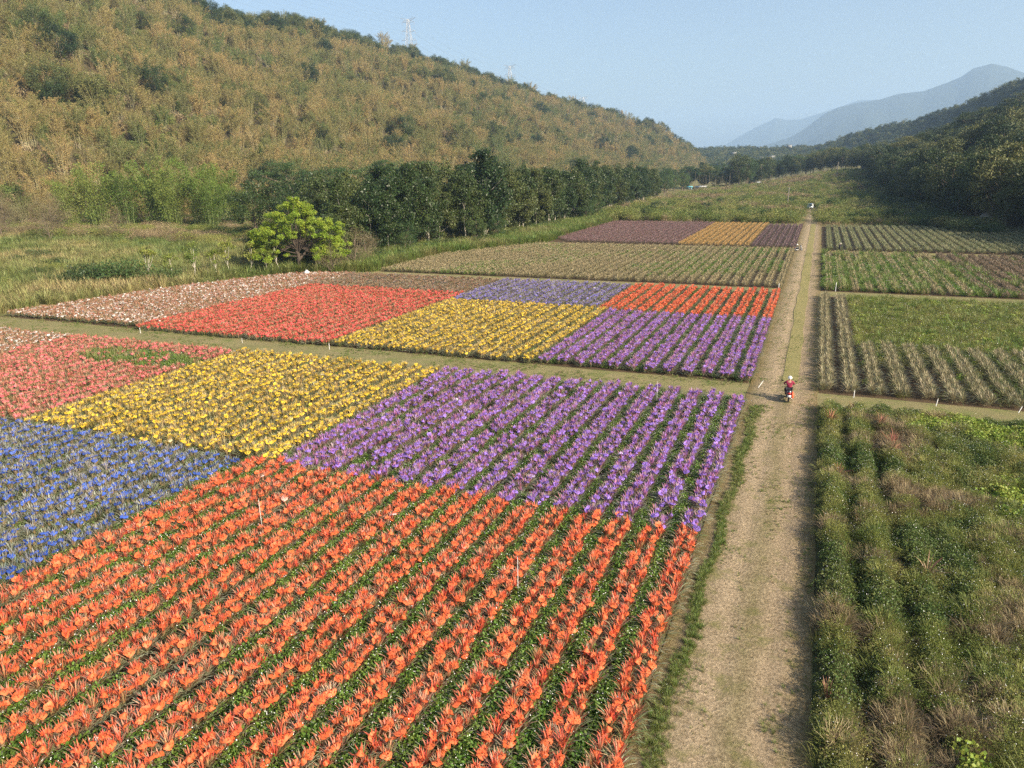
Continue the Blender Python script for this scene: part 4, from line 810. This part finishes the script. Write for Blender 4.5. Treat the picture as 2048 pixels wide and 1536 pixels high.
# trees in the middle distance
cl = []
for i in range(26):
    x = -98+i*2.25+rng.uniform(-2, 2); y = 575+rng.uniform(0, 50); cl.append((x, y, rng.uniform(14, 20)))
cl += [(-55, 566, 25), (-50, 570, 21), (-60, 572, 20)]
for i, (x, y, h) in enumerate(cl):
    place(forest if i % 3 else midg, i % 3, x, y, 'valley_tree', 'dark tree, %s of the grove left of the valley-end scrub' % (NUM[i] if i < 34 else 'last'), 'trees of the grove left of the valley-end scrub', h/(15 if i % 3 else 12))
for i in range(46):
    x = -50+i*2.05+rng.uniform(-2, 2); y = 640+rng.uniform(0, 70)-ss(10, 40, x)*90; sp_, h0 = ((umb, 17) if i % 4 == 1 else (forest, 15))
    place(sp_, i % 2, x, y, 'valley_tree', '%s, %s from the left in the belt above the rough slope' % ('flat-topped pale green tree' if i % 4 == 1 else 'dark green tree', NUM[i]), 'trees of the belt across the top of the rough slope', rng.uniform(15, 21)/h0)
for i in range(20):
    x = -86-(i % 4)*6+rng.uniform(-3, 3); y = 345+i*11
    place(midg, i % 3, x, y, 'green_tree', 'pale green tree, %s of the loose stand at the end of the dark row' % NUM[i], 'pale trees past the end of the dark row', rng.uniform(.9, 1.4))
# palms
M_palmbark = plain('palm_bark', (.2, .17, .13), .9)
def palm():
    t_ = G(); c_ = G(); t_.tube([(0, 0, 0), (.1, 0, 4), (.05, 0, 8), (0, 0, 11)], [.14, .11, .1, .09], 5)
    for k in range(13):
        az = k*2.4; el = math.radians(random.uniform(10, 75)); c_.blade((0, 0, 10.9), az, el, 3.2, .8, 1.8, 4)
    return t_.mesh('trunk', [M_palmbark]), c_.mesh('crown', [L_mid]), None
pm = [palm()]
for i in range(12):
    place(pm, 0, -86+i*2.2+rng.uniform(-1, 1), 563+rng.uniform(-4, 6), 'palm_tree', 'slim palm, %s from the left in front of the valley grove' % NUM[i], 'slim palms in front of the valley grove', rng.uniform(.95, 1.25), cat='palm')

# ------------------------------------------------------------------ pylons
M_steel = plain('galvanised_steel', (.52, .53, .55), .5, .3)
M_insul = plain('insulator', (.3, .2, .15), .4)
def pylon(h=52.):
    r = G(); wdt = lambda z: 4.2*(1-z/h)**.8+.75
    zs = [0, 7, 13, 18.5, 23.5, 28, 32, 36, 40, 44, 48, h]; C = [(1, 1), (1, -1), (-1, -1), (-1, 1)]
    for cx, cyy in C: r.tube([(cx*wdt(z), cyy*wdt(z), z) for z in zs], .16, 4, cap=False)
    for a, b in zip(zs[:-1], zs[1:]):
        for k in range(4):
            p, q_ = C[k], C[(k+1) % 4]; P_ = lambda c, z: (c[0]*wdt(z), c[1]*wdt(z), z)
            r.tube([P_(p, a), P_(q_, b)], .085, 3, cap=False); r.tube([P_(q_, a), P_(p, b)], .085, 3, cap=False); r.tube([P_(p, b), P_(q_, b)], .085, 3, cap=False)
    arms = []
    for z, L_ in ((31, 8.2), (40, 7.4), (49, 6.8), (52, 8.8)):
        for s_ in (-1, 1):
            a = G(); w0 = wdt(min(z, h)); top = z+(2.6 if z < 52 else .6)
            for sy in (-1, 1):
                a.tube([(s_*w0, sy*w0, z), (s_*L_, 0, z+(.3 if z < 52 else 1.6))], .11, 3, cap=False); a.tube([(s_*w0, sy*w0, top-(0 if z < 52 else 3)), (s_*L_, 0, z+(.3 if z < 52 else 1.6))], .11, 3, cap=False)
            for q_ in (.35, .7): a.tube([(s_*(w0+(L_-w0)*q_), -w0*(1-q_), z+.2*q_), (s_*(w0+(L_-w0)*q_), w0*(1-q_), z+.2*q_)], .07, 3, cap=False)
            arms.append((a, s_, z, L_))
    return r, arms
pr_, arms = pylon(); pm_body = pr_.mesh('lattice_body', [M_steel]); arm_m = [(a.mesh('cross_arm', [M_steel]), s_, z, L_) for a, s_, z, L_ in arms]
ig = G(); ig.tube([(0, 0, 0), (0, 0, -2.8)], .1, 5); im = ig.mesh('insulator', [M_insul])
PY = ((-430, 756, 122, 1.0, 'tallest steel lattice pylon on the crest, left of the others'), (-397, 963, 98.5, .96, 'middle steel lattice pylon on the crest'), (-370, 1210, 78, .95, 'farthest lattice pylon, only its top above the trees'))
tops = []
for x, y, z, s_, lab in PY:
    e = empty('transmission_pylon', (x, y, z), math.radians(12), s_); tag(e, lab, 'pylon', 'pylons along the crest of the bamboo hill')
    c_ = link(bpy.data.objects.new('lattice_body', pm_body)); c_.parent = e
    for me, sd, az_, L_ in arm_m:
        a_ = link(bpy.data.objects.new('cross_arm', me)); a_.parent = e
        if az_ < 52: i_ = link(bpy.data.objects.new('insulator', im)); i_.parent = a_; i_.location = (sd*L_, 0, az_+.2)
    tops.append([(Vector((x, y, z)), s_, sd, az_, L_) for _, sd, az_, L_ in arm_m])
lastp = [(Vector((-500, 420, 150)), 1., a[2], a[3], a[4]) for a in tops[0]]
M_wire = plain('wire', (.35, .35, .37), .4, .5)
def arm_tip(t): c, s_ = math.cos(math.radians(12)), math.sin(math.radians(12)); r_ = t[2]*t[4]*t[1]; return np.array([t[0].x+r_*c, t[0].y+r_*s_, t[0].z+(t[3]-(2.6 if t[3] < 52 else -1.6))*t[1]])
nw = 0
for A_, B_, what in ((lastp, tops[0], 'left of the tallest pylon'), (tops[0], tops[1], 'between the tallest and middle pylons'), (tops[1], tops[2], 'between the middle and farthest pylons')):
    for a, b in zip(A_, B_):
        p, q_ = arm_tip(a), arm_tip(b); t = np.linspace(0, 1, 17)[:, None]; W = p*(1-t)+q_*t; W[:, 2] -= (4*t*(1-t)*9)[:, 0]; g = G(); g.tube(W, .035, 3, cap=False)
        lev = {31: 'lowest', 40: 'middle', 49: 'upper', 52: 'topmost'}[a[3]]
        tag(g.obj('power_line', M_wire), 'sagging %s %s power line %s' % (lev, 'right' if a[2] > 0 else 'left', what), 'power line', 'power lines along the crest')

# ------------------------------------------------------------------ stakes, poles
M_white = plain('white_paint', (.62, .61, .58), .5, var=.06); M_greyp = plain('weathered_wood', (.22, .19, .16), .85, var=.25); M_blackcap = plain('dark_tape', (.03, .03, .035), .6)
def stake(x, y, h, lab, tx=0., ty=0., r=.03, group='white marker stakes at the plot corners', mat=None):
    h *= .68 if r > .014 else 1; r *= .8; e = empty('marker_stake', (x, y, -.05)); e.rotation_euler = (tx, ty, 0); tag(e, lab, 'stake', group)
    g = G(); g.tube([(0, 0, 0), (0, 0, h)], r, 8); g.obj('shaft', mat or M_white, e); g = G(); g.lathe([(r*1.12, h-.06), (r*1.15, h), (.0, h+.01)], 8); g.obj('stake_tip', M_greyp, e)
for a in ((-65.2, 54.3, 1.05, 'white stake at the left corner of the red-capped plot on the cross path'), (-51.4, 54.2, .9, 'thin grey-white stake at the middle of the red-capped plot front', 0, 0, .022), (-41.4, 54.7, 1.05, 'white stake between the red-capped and yellow-capped plots'),
          (-2.95, 54.9, 1.2, 'white stake leaning right at the front corner of the purple plot near the rider', 0, .5), (3.6, 54.6, 1.0, 'white stake at the front left corner of the tall brown rows'), (8.7, 54.4, .95, 'white stake leaning slightly, second along the tall brown rows', 0, .12),
          (13.5, 54.6, .9, 'white stake at the right picture edge by the tall brown rows', 0, .3), (-3.9, 102.8, 1.4, 'white stake at the front right corner of the tan field', 0, 0, .05), (3.1, 103.3, 1.9, 'tall white stake at the front of the weedy rows right of the track', 0, 0, .045)): stake(*a)
for a in ((-9.4, 22.8, 1.9, 'tall thin grey rod standing among the orange caps in the bottom middle'), (-22.3, 23.3, 1.9, 'tall thin grey rod among the orange caps at the left'), (-9.3, 48.9, 1.7, 'tall thin grey rod among the purple caps near the cross path'), (-32, 92, 1.6, 'thin rod among the indigo caps')):
    stake(*a, r=.012, group='thin rods standing in the plots')
for x, y, h, lab in ((-10.4, 287, 8.6, 'dark utility pole beside the rounded green bush'), (8.6, 500, 10, 'far utility pole on the rough slope')):
    e = empty('utility_pole', (x, y, float(zg(x, y))-.2)); tag(e, lab, 'pole'); g = G(); g.tube([(0, 0, 0), (0, 0, h/2), (0, 0, h)], [.19, .16, .12], 8); g.obj('shaft', M_greyp, e); g = G(); g.box((0, 0, h-.5), (1.2, .1, .12)); g.obj('crossbar', M_greyp, e)
# pale sack at the plot edge
g = G(); g.lathe([(0, 0), (.38, .03), (.45, .25), (.38, .5), (.2, .62), (.1, .66), (.16, .74), (0, .72)], 12); V_ = g.v[0]; V_[:, :2] *= 1+.12*np.sin(3*np.arctan2(V_[:, 1], V_[:, 0]))[:, None]
o = g.obj('sack', M_white, smooth=True, loc=(-75.3, 95.4, .35)); tag(o, 'white tied sack lying at the back edge of the white-capped plot under the yellow-green tree', 'sack')
for x, y, lab in ((-13.6, 51.9, 'flat pale board lying on the cross path in front of the purple plot'), (-49, 51.2, 'flat pale board lying on the cross path by the yellow plot')):
    g = G(); g.box((0, 0, .05), (1.3, .4, .05), rz=.12); tag(g.obj('board', plain('pale_board', (.5, .48, .42), .7), loc=(x, y, .02)), lab, 'board')

# ------------------------------------------------------------------ scooters and people
M_black = plain('black_plastic', (.02, .02, .022), .45); M_rubber = plain('rubber', (.025, .025, .025), .85); M_maroonp = plain('maroon_panel', (.12, .02, .03), .3); M_chrome = plain('chrome', (.6, .6, .6), .25, .9, var=.05)
M_tail = plain('tail_lens', (.55, .03, .03), .2); M_plate = plain('number_plate', (.7, .7, .68), .4); M_grey = plain('grey_plastic', (.35, .35, .36), .5); M_orangebag = plain('orange_bag', (.85, .12, .04), .55, var=.08)
M_skin = plain('skin', (.5, .3, .2), .6); M_maroon = plain('maroon_cloth', (.26, .015, .05), .8, var=.15, scale=14); M_trous = plain('dark_trousers', (.018, .018, .026), .8); M_helm = plain('white_helmet', (.85, .85, .84), .25, var=.02); M_darkc = plain('dark_cloth', (.03, .035, .05), .85); M_mirror = plain('mirror', (.7, .75, .8), .08, 1.)
def scooter(name, loc, rz, lab, body, lean=0., shield=None):
    e = empty(name, loc, rz); e.rotation_euler = (0, lean, rz); tag(e, lab, 'scooter')
    def part(nm, g, mt, par=e): return g.obj(nm, mt, par, smooth=False)
    for y in (-.62, .66):
        g = G(); an = np.linspace(0, 2*math.pi, 21); 
        prof = [(.25, -.045), (.265, 0), (.25, .045), (.2, .045), (.19, 0), (.2, -.045), (.25, -.045)]; g.lathe(prof, 20, (0, y, .265), axis='x'); wh = part('wheel', g, M_rubber)
        g = G(); g.lathe([(0, -.05), (.06, -.05), (.07, -.02), (.19, -.02), (.195, 0), (.19, .02), (.07, .02), (.06, .05), (0, .05)], 16, (0, y, .265), axis='x'); part('rim', g, M_grey, wh)
    g = G()     # rear body: tapered shell
    secs = [(-.86, .09, .62, .74), (-.7, .17, .46, .77), (-.4, .19, .38, .76), (-.1, .17, .3, .72), (.08, .15, .26, .55)]
    V_ = []
    for y, wd, z0, z1 in secs: V_ += [(-wd*.7, y, z0), (wd*.7, y, z0), (wd, y, (z0+z1)/2), (wd*.8, y, z1), (-wd*.8, y, z1), (-wd, y, (z0+z1)/2)]
    F_ = [(i*6+k, i*6+(k+1) % 6, i*6+6+(k+1) % 6, i*6+6+k) for i in range(4) for k in range(6)]+[(0, 1, 2, 5), (5, 2, 3, 4), (24, 29, 26, 25), (29, 28, 27, 26)]
    g.add(V_, F_); part('body', g, body)
    g = G(); g.box((0, .25, .27), (.32, .5, .06), taper=.9); part('footboard', g, M_black)
    g = G(); g.box((0, .56, .62), (.4, .05, .7), taper=.62, rx=.28); part('front_shield', g, shield or body)
    g = G(); g.box((0, .66, .5), (.13, .34, .06), taper=.6); part('front_fender', g, shield or body)
    g = G(); g.box((0, -.3, .8), (.28, .78, .1), taper=.84); part('seat', g, M_black)
    g = G(); g.tube([(0, .66, .27), (0, .56, .7), (0, .48, .98)], .035, 6); part('steering_column', g, M_black)
    g = G(); g.tube([(-.34, .36, 1.03), (-.18, .46, 1.02), (.18, .46, 1.02), (.34, .36, 1.03)], .02, 6); hb = part('handlebar', g, M_black)
    g = G(); g.box((0, .52, 1.03), (.24, .16, .14), taper=.7); part('headlight', g, M_grey)
    for s_ in (-1, 1):
        g = G(); g.tube([(s_*.26, .4, 1.04), (s_*.4, .42, 1.24)], .009, 4); g.lathe([(0, -.012), (.055, -.012), (.06, 0), (.055, .012), (0, .012)], 10, (s_*.43, .42, 1.27), axis='y'); part('mirror', g, M_black, hb)
        g = G(); g.tube([(s_*.34, .36, 1.03), (s_*.22, .43, 1.025)], .028, 6); part('grip', g, M_rubber, hb)
    g = G(); g.box((0, -.88, .7), (.2, .05, .1)); part('tail_light', g, M_tail)
    g = G(); g.box((0, -.86, .5), (.26, .012, .16), rx=-.25); part('number_plate', g, M_plate)
    g = G(); g.box((0, -.84, .44), (.12, .05, .34), taper=.7, rx=-.2); part('rear_fender', g, M_black)
    g = G(); g.tube([(.16, -.1, .25), (.18, -.4, .27), (.18, -.78, .33)], [.03, .055, .05], 8); part('exhaust', g, M_chrome)
    g = G(); g.tube([(-.12, -.78, .86), (-.12, -.95, .84), (.12, -.95, .84), (.12, -.78, .86)], .014, 5); part('grab_rail', g, M_chrome)
    g = G(); g.tube([(-.1, -.1, .24), (-.2, -.16, .05)], .014, 4); part('kickstand', g, M_black)
    return e
def skin_obj(name, pts, edges, radii, mt, parent, root=0, sub=2):
    me = bpy.data.meshes.new(name); me.from_pydata([tuple(p) for p in pts], edges, []); me.materials.append(mt); o = link(bpy.data.objects.new(name, me)); o.parent = parent
    sk = o.modifiers.new('skin', 'SKIN'); sk.use_smooth_shade = True
    for v_, r_ in zip(me.skin_vertices[0].data if me.skin_vertices else [], radii): pass
    if not me.skin_vertices:
        bpy.context.view_layer.objects.active = o; bm = bmesh.new(); bm.from_mesh(me); bm.verts.layers.skin.verify(); bm.to_mesh(me); bm.free()
    for i, r_ in enumerate(radii):
        v_ = me.skin_vertices[0].data[i]; v_.radius = (r_, r_) if np.isscalar(r_) else r_; v_.use_root = (i == root)
    ss_ = o.modifiers.new('sub', 'SUBSURF'); ss_.levels = sub; ss_.render_levels = sub
    return o
def person(loc, rz, lab, J, shirt, trousers, shoes, helmet=None, hat=None, hair=True):
    e = empty('person', loc, rz); tag(e, lab, 'person')
    names = list(J); ix = {n: i for i, n in enumerate(names)}; P_ = [J[n] for n in names]
    E_ = [('pelvis', 'chest'), ('chest', 'neck'), ('neck', 'head'), ('head', 'crown'), ('chest', 'shl'), ('shl', 'ell'), ('ell', 'wrl'), ('wrl', 'hal'), ('chest', 'shr'), ('shr', 'elr'), ('elr', 'wrr'), ('wrr', 'har'),
          ('pelvis', 'hil'), ('hil', 'knl'), ('knl', 'anl'), ('anl', 'tol'), ('pelvis', 'hir'), ('hir', 'knr'), ('knr', 'anr'), ('anr', 'tor')]
    R_ = dict(pelvis=(.15, .11), chest=(.16, .11), neck=.055, head=(.085, .1), crown=(.07, .08), shl=.06, ell=.043, wrl=.03, hal=.03, shr=.06, elr=.043, wrr=.03, har=.03, hil=.085, knl=.06, anl=.042, tol=.035, hir=.085, knr=.06, anr=.042, tor=.035)
    body = skin_obj('body', P_, [(ix[a], ix[b]) for a, b in E_], [R_[n] for n in names], M_skin, e, ix['pelvis'])
    def sub_(nm, ns, es, k, mt, root):
        i2 = {n: i for i, n in enumerate(ns)}; rr = [tuple(np.array(R_[n])*k+.008) if not np.isscalar(R_[n]) else R_[n]*k+.008 for n in ns]
        skin_obj(nm, [J[n] for n in ns], [(i2[a], i2[b]) for a, b in es], rr, mt, e, i2[root])
    sub_('shirt', ['pelvis', 'chest', 'neck', 'shl', 'ell', 'wrl', 'shr', 'elr', 'wrr'], [('pelvis', 'chest'), ('chest', 'neck'), ('chest', 'shl'), ('shl', 'ell'), ('ell', 'wrl'), ('chest', 'shr'), ('shr', 'elr'), ('elr', 'wrr')], 1.14, shirt, 'pelvis')
    sub_('trousers', ['pelvis', 'hil', 'knl', 'anl', 'hir', 'knr', 'anr'], [('pelvis', 'hil'), ('hil', 'knl'), ('knl', 'anl'), ('pelvis', 'hir'), ('hir', 'knr'), ('knr', 'anr')], 1.1, trousers, 'pelvis')
    for a, b in (('anl', 'tol'), ('anr', 'tor')):
        pa, pb = np.array(J[a]), np.array(J[b]); g = G(); g.tube([pa+(pb-pa)*-.35+np.array([0, 0, -.02]), (pa+pb)/2, pb+(pb-pa)*.25], [.045, .055, .035], 8); g.obj('shoe', shoes, e, smooth=True)
    for a, b, sx in (('wrl', 'hal', -1), ('wrr', 'har', 1)):       # fingers and thumb closed forwards and down
        pb = np.array(J[b]); d = pb-np.array(J[a]); d /= np.linalg.norm(d); g = G()
        for k, ln in enumerate((.07, .08, .075, .06)):
            o_ = pb+np.array([(k-1.5)*.02, 0, 0]); g.tube([o_, o_+d*ln*.5, o_+d*ln*.6+np.array([0, 0, -.03])], [.011, .01, .008], 5)
        g.tube([pb-d*.02+np.array([-sx*.03, 0, 0]), pb+d*.02+np.array([-sx*.055, 0, -.02])], [.012, .009], 5); g.obj('fingers', M_skin, e, smooth=True)
    h = np.array(J['head'])+np.array([0, 0, .05]); g = G(); g.tube([h+np.array([0, .09, -.02]), h+np.array([0, .125, -.04])], [.014, .018], 6); g.obj('nose', M_skin, e)
    for s_ in (-1, 1): g = G(); g.lathe([(0, -.01), (.028, 0), (0, .012)], 8, tuple(h+np.array([s_*.09, 0, -.02])), axis='x'); g.obj('ear', M_skin, e)
    if helmet:
        g = G(); th = np.linspace(math.radians(112), 0.01, 12); g.lathe([(.145*math.sin(t), .15*math.cos(t)) for t in th], 20); V_ = g.v[0]; V_[:, 1] *= 1.12; ho = g.obj('helmet', helmet, e, smooth=True, loc=tuple(h+np.array([0, 0, .02])))
        g = G(); g.box((0, .17, .0), (.2, .09, .015), taper=.8); g.obj('helmet_visor', M_black, ho)
    if hat:
        g = G(); g.lathe([(.24, -.03), (.23, -.02), (.11, .02), (.1, .1), (.06, .13), (0, .135)], 18); g.obj('hat', hat, e, smooth=True, loc=tuple(h+np.array([0, 0, .05])))
    return e
RX, RY, RZ = -.72, 52.55, math.radians(4)
scooter('motor_scooter', (RX, RY, .045), RZ, 'maroon and black motor scooter being ridden along the dirt track', M_maroonp)
JR = dict(pelvis=(0, -.26, .93), chest=(0, -.16, 1.3), neck=(0, -.12, 1.45), head=(0, -.08, 1.55), crown=(0, -.08, 1.66), shl=(-.2, -.15, 1.37), ell=(-.33, .06, 1.17), wrl=(-.32, .29, 1.07), hal=(-.31, .36, 1.06), shr=(.2, -.15, 1.37), elr=(.33, .06, 1.17), wrr=(.32, .29, 1.07), har=(.31, .36, 1.06),
          hil=(-.12, -.2, .9), knl=(-.24, .22, .74), anl=(-.2, .16, .37), tol=(-.2, .33, .33), hir=(.12, -.2, .9), knr=(.2, .22, .74), anr=(.16, .16, .37), tor=(.16, .33, .33))
person((RX, RY, .045), RZ, 'person in a maroon long-sleeved top, dark trousers and white helmet riding the scooter away', JR, M_maroon, M_trous, M_black, helmet=M_helm)
g = G(); g.box((0, 0, 0), (.17, .3, .42), taper=.85); V_ = g.v[0]; o = empty('orange_bag', (RX+.27, RY-.55, .57), RZ); tag(o, 'bright orange carrier bag hanging on the right side of the scooter', 'bag'); g = G()
V_ = []; rings = [(-.23, .5, .7), (-.2, .8, .95), (-.05, 1, 1), (.1, .9, .9), (.17, .6, .5), (.2, .3, .2)]
for z, a, b in rings: V_ += [(.11*a*math.cos(t)*(1+.1*math.sin(3*t)), .2*b*math.sin(t), z) for t in np.linspace(0, 2*math.pi, 13)[:-1]]
g.add(V_, [(i*12+k, i*12+(k+1) % 12, i*12+12+(k+1) % 12, i*12+12+k) for i in range(5) for k in range(12)]); g.obj('sack', M_orangebag, o, smooth=True); g = G(); g.tube([(0, -.06, .17), (0, -.05, .3), (0, .05, .3), (0, .06, .17)], .012, 5); g.obj('handle', M_orangebag, o)
scooter('motor_scooter', (-2.75, 151.6, .045), math.radians(-50), 'black and white scooter standing at the far path crossing', M_black, lean=-.1, shield=M_white)
g = G(); th = np.linspace(math.radians(112), .01, 10); g.lathe([(.14*math.sin(t), .14*math.cos(t)) for t in th], 16); e = empty('crash_helmet', (-3.1, 151.9, 1.2)); tag(e, 'white crash helmet hung on the handlebar of the standing scooter', 'helmet'); g.obj('shell', M_helm, e, smooth=True); g = G(); g.tube([(-.12, 0, -.02), (0, 0, -.16), (.12, 0, -.02)], .01, 4); g.obj('chin_strap', M_black, e)
JS = dict(pelvis=(0, 0, .9), chest=(0, .12, 1.27), neck=(0, .2, 1.42), head=(0, .25, 1.51), crown=(0, .27, 1.62), shl=(-.2, .14, 1.34), ell=(-.27, .25, 1.08), wrl=(-.18, .45, .96), hal=(-.16, .52, .95), shr=(.2, .14, 1.34), elr=(.27, .25, 1.08), wrr=(.18, .45, .96), har=(.16, .52, .95),
          hil=(-.11, 0, .86), knl=(-.13, .05, .47), anl=(-.13, -.02, .09), tol=(-.13, .14, .05), hir=(.11, 0, .86), knr=(.13, .1, .47), anr=(.12, .06, .09), tor=(.12, .22, .05))
person((4.4, 151.2, .04), math.radians(-30), 'person in dark clothes and a pale sun hat standing on the far cross path', JS, M_darkc, M_trous, M_black, hat=plain('straw_hat', (.6, .55, .45), .8))

# ------------------------------------------------------------------ white van
def van(loc, rz):
    e = empty('white_van', loc, rz); tag(e, 'small white van parked head-on at the end of the dirt track', 'van'); W = .84
    prof = [(-1.9, .35), (-1.92, 1.0), (-1.88, 1.75), (-1.7, 1.9), (1.0, 1.9), (1.25, 1.8), (1.62, 1.12), (1.85, .98), (1.9, .6), (1.88, .33)]
    g = G(); n = len(prof); V_ = []
    for sx, ins in ((-1, 0), (1, 0)):
        for y, z in prof: V_.append((sx*(W-(.1 if z > 1.2 else 0)), y, z))
    F_ = [(k, (k+1) % n, n+(k+1) % n, n+k) for k in range(n)]
    for b in (0, n): F_ += [(b+0, b+1, b+8, b+9), (b+1, b+2, b+6, b+7), (b+2, b+3, b+5, b+6), (b+3, b+4, b+5, b+5), (b+1, b+7, b+8, b+8)]
    g.add(V_, F_); g.obj('body', plain('van_paint', (.8, .82, .85), .25, var=.02), e)
    gl = plain('dark_glass', (.03, .04, .05), .1)
    g = G(); g.add([(-.66, 1.31, 1.74), (.66, 1.31, 1.74), (.7, 1.63, 1.17), (-.7, 1.63, 1.17)], [(0, 1, 2, 3)]); g.obj('windscreen', gl, e)
    for s_ in (-1, 1):
        g = G(); g.box((s_*.755, .8, 1.45), (.02, .9, .45)); g.obj('side_window', gl, e); g = G(); g.box((s_*.755, -.7, 1.45), (.02, 1.5, .45)); g.obj('side_window', gl, e)
        g = G(); g.box((s_*.62, 1.9, .82), (.3, .06, .18)); g.obj('headlight', M_chrome, e); g = G(); g.box((s_*.95, 1.25, 1.25), (.12, .1, .2)); g.obj('wing_mirror', M_black, e)
        for y in (-1.25, 1.2):
            g = G(); g.lathe([(.18, -.09), (.29, -.09), (.3, 0), (.29, .09), (.18, .09)], 16, (s_*.76, y, .3), axis='x'); wh = g.obj('wheel', M_rubber, e); g = G(); g.lathe([(0, .08), (.18, .07), (.18, -.07), (0, -.08)], 12, (s_*.77, y, .3), axis='x'); g.obj('rim', M_chrome, wh)
    g = G(); g.box((0, 1.93, .45), (1.5, .1, .2)); g.obj('bumper', M_grey, e); g = G(); g.box((0, 1.91, .8), (.8, .05, .1)); g.obj('grille', M_black, e); g = G(); g.box((0, 1.99, .46), (.34, .02, .14)); g.obj('number_plate', M_plate, e)
van((-2.9, 303, .05), math.radians(180-8))

# ------------------------------------------------------------------ buildings
def house(loc, rz, size, wall, roofc, lab, gable=True, group=None):
    e = empty('house', loc, rz); tag(e, lab, 'house', group); L_, D_, H_ = size; g = G(); g.box((0, 0, H_/2), (L_, D_, H_)); g.obj('wall', plain('house_wall', wall, .8, var=.06), e)
    g = G(); o_ = .4
    if gable:
        r_ = D_*.22; V_ = [(-L_/2-o_, -D_/2-o_, H_-.05), (L_/2+o_, -D_/2-o_, H_-.05), (L_/2+o_, D_/2+o_, H_-.05), (-L_/2-o_, D_/2+o_, H_-.05), (-L_/2-o_, 0, H_+r_), (L_/2+o_, 0, H_+r_)]
        g.add(V_, [(0, 1, 5, 4), (2, 3, 4, 5), (3, 0, 4, 4), (1, 2, 5, 5), (0, 3, 2, 1)])
    else: g.box((0, 0, H_+.15), (L_+o_*2, D_+o_*2, .3)); 
    g.obj('roof', plain('roof_sheet', roofc, .5, var=.06), e)
    n = max(2, int(L_/3.5)); gl = plain('window_glass', (.05, .07, .09), .15)
    for k in range(n):
        x = -L_/2+(k+.5)*L_/n
        if k == n//2: g = G(); g.box((x, -D_/2-.03, 1.05), (1, .08, 2.1)); g.obj('door', M_greyp, e)
        else: g = G(); g.box((x, -D_/2-.03, H_*.55), (1.3, .08, 1.1)); w_ = g.obj('window', M_white, e); g = G(); g.box((x, -D_/2-.08, H_*.55), (1.1, .04, .9)); g.obj('pane', gl, w_)
house((-80, 556, 0), .1, (8, 4, 1.7), (.3, .3, .28), (.36, .36, .36), 'long low white shed in front of the valley grove')
house((-88, 553, 0), .1, (3.5, 3, 1.8), (.12, .3, .36), (.1, .4, .5), 'small teal hut beside the long white shed')
house((-47, 606, 1), .3, (8, 5, 2), (.3, .31, .32), (.3, .33, .36), 'pale-roofed shed between the grove and the tree belt')
for i, (x, y, z, L_, lab) in enumerate(((-100, 1290, 30, 30, 'long pale building among the hazy trees at the valley end'), (-78, 1300, 32, 14, 'pale block at the right end of the long valley building'), (-150, 1420, 41, 12, 'small white house left of the long valley building'), (-60, 1480, 52, 12, 'white house high on the hazy rise'), (5, 1560, 58, 10, 'tiny white house at the foot of the far wooded hill'))):
    house((x, y, z-6), .2, (L_*.7, 8, 5), (.28, .28, .27), (.3, .3, .3), lab, gable=False, group='buildings among the valley-end trees')
# slatted shed with bamboo screen behind
e = empty('slatted_shed', (43.5, 226, 0), -.45); tag(e, 'low open shed with a roof of weathered slats under the dark trees on the right', 'shed')
for x in (-3.6, 0, 3.6):
    for y, h in ((-2, 2.1), (2, 3.)): g = G(); g.tube([(x, y, 0), (x, y, h)], .08, 6); g.obj('post', M_greyp, e)
for k in range(14):
    y = -2.3+k*.35; g = G(); g.box((0, y, 2.08+(y+2)*.225), (8.2, .24, .05), rx=.22); g.obj('roof_slat', M_palebark if k % 3 else M_greyp, e)
for y, h in ((-2, 1.98), (2, 2.88)): g = G(); g.box((0, y, h), (8, .1, .12)); g.obj('beam', M_greyp, e)
e = empty('bamboo_screen', (46, 236, 0), -.3); tag(e, 'row of upright pale bamboo poles standing behind the slatted shed', 'screen')
for k in range(16): g = G(); x = -5+k*.68; g.tube([(x, 0, 0), (x+random.uniform(-.15, .15), random.uniform(-.15, .15), random.uniform(3.4, 4.6))], .06, 5); g.obj('pole', M_culm, e)

# ------------------------------------------------------------------ air
g = G(); g.box((0, 6400, 432), (12400, 14200, 876)); hz_ = g.obj('haze', None); hz_.data.materials.clear(); hz_['kind'] = 'stuff'
mt, t, N, L = nodes('haze'); pv = N('ShaderNodeVolumePrincipled'); pv.inputs['Color'].default_value = (.5, .71, 1, 1); pv.inputs['Density'].default_value = .00013; pv.inputs['Anisotropy'].default_value = .1
o_ = N('ShaderNodeOutputMaterial'); L(pv.outputs[0], o_.inputs['Volume']); hz_.data.materials.append(mt)
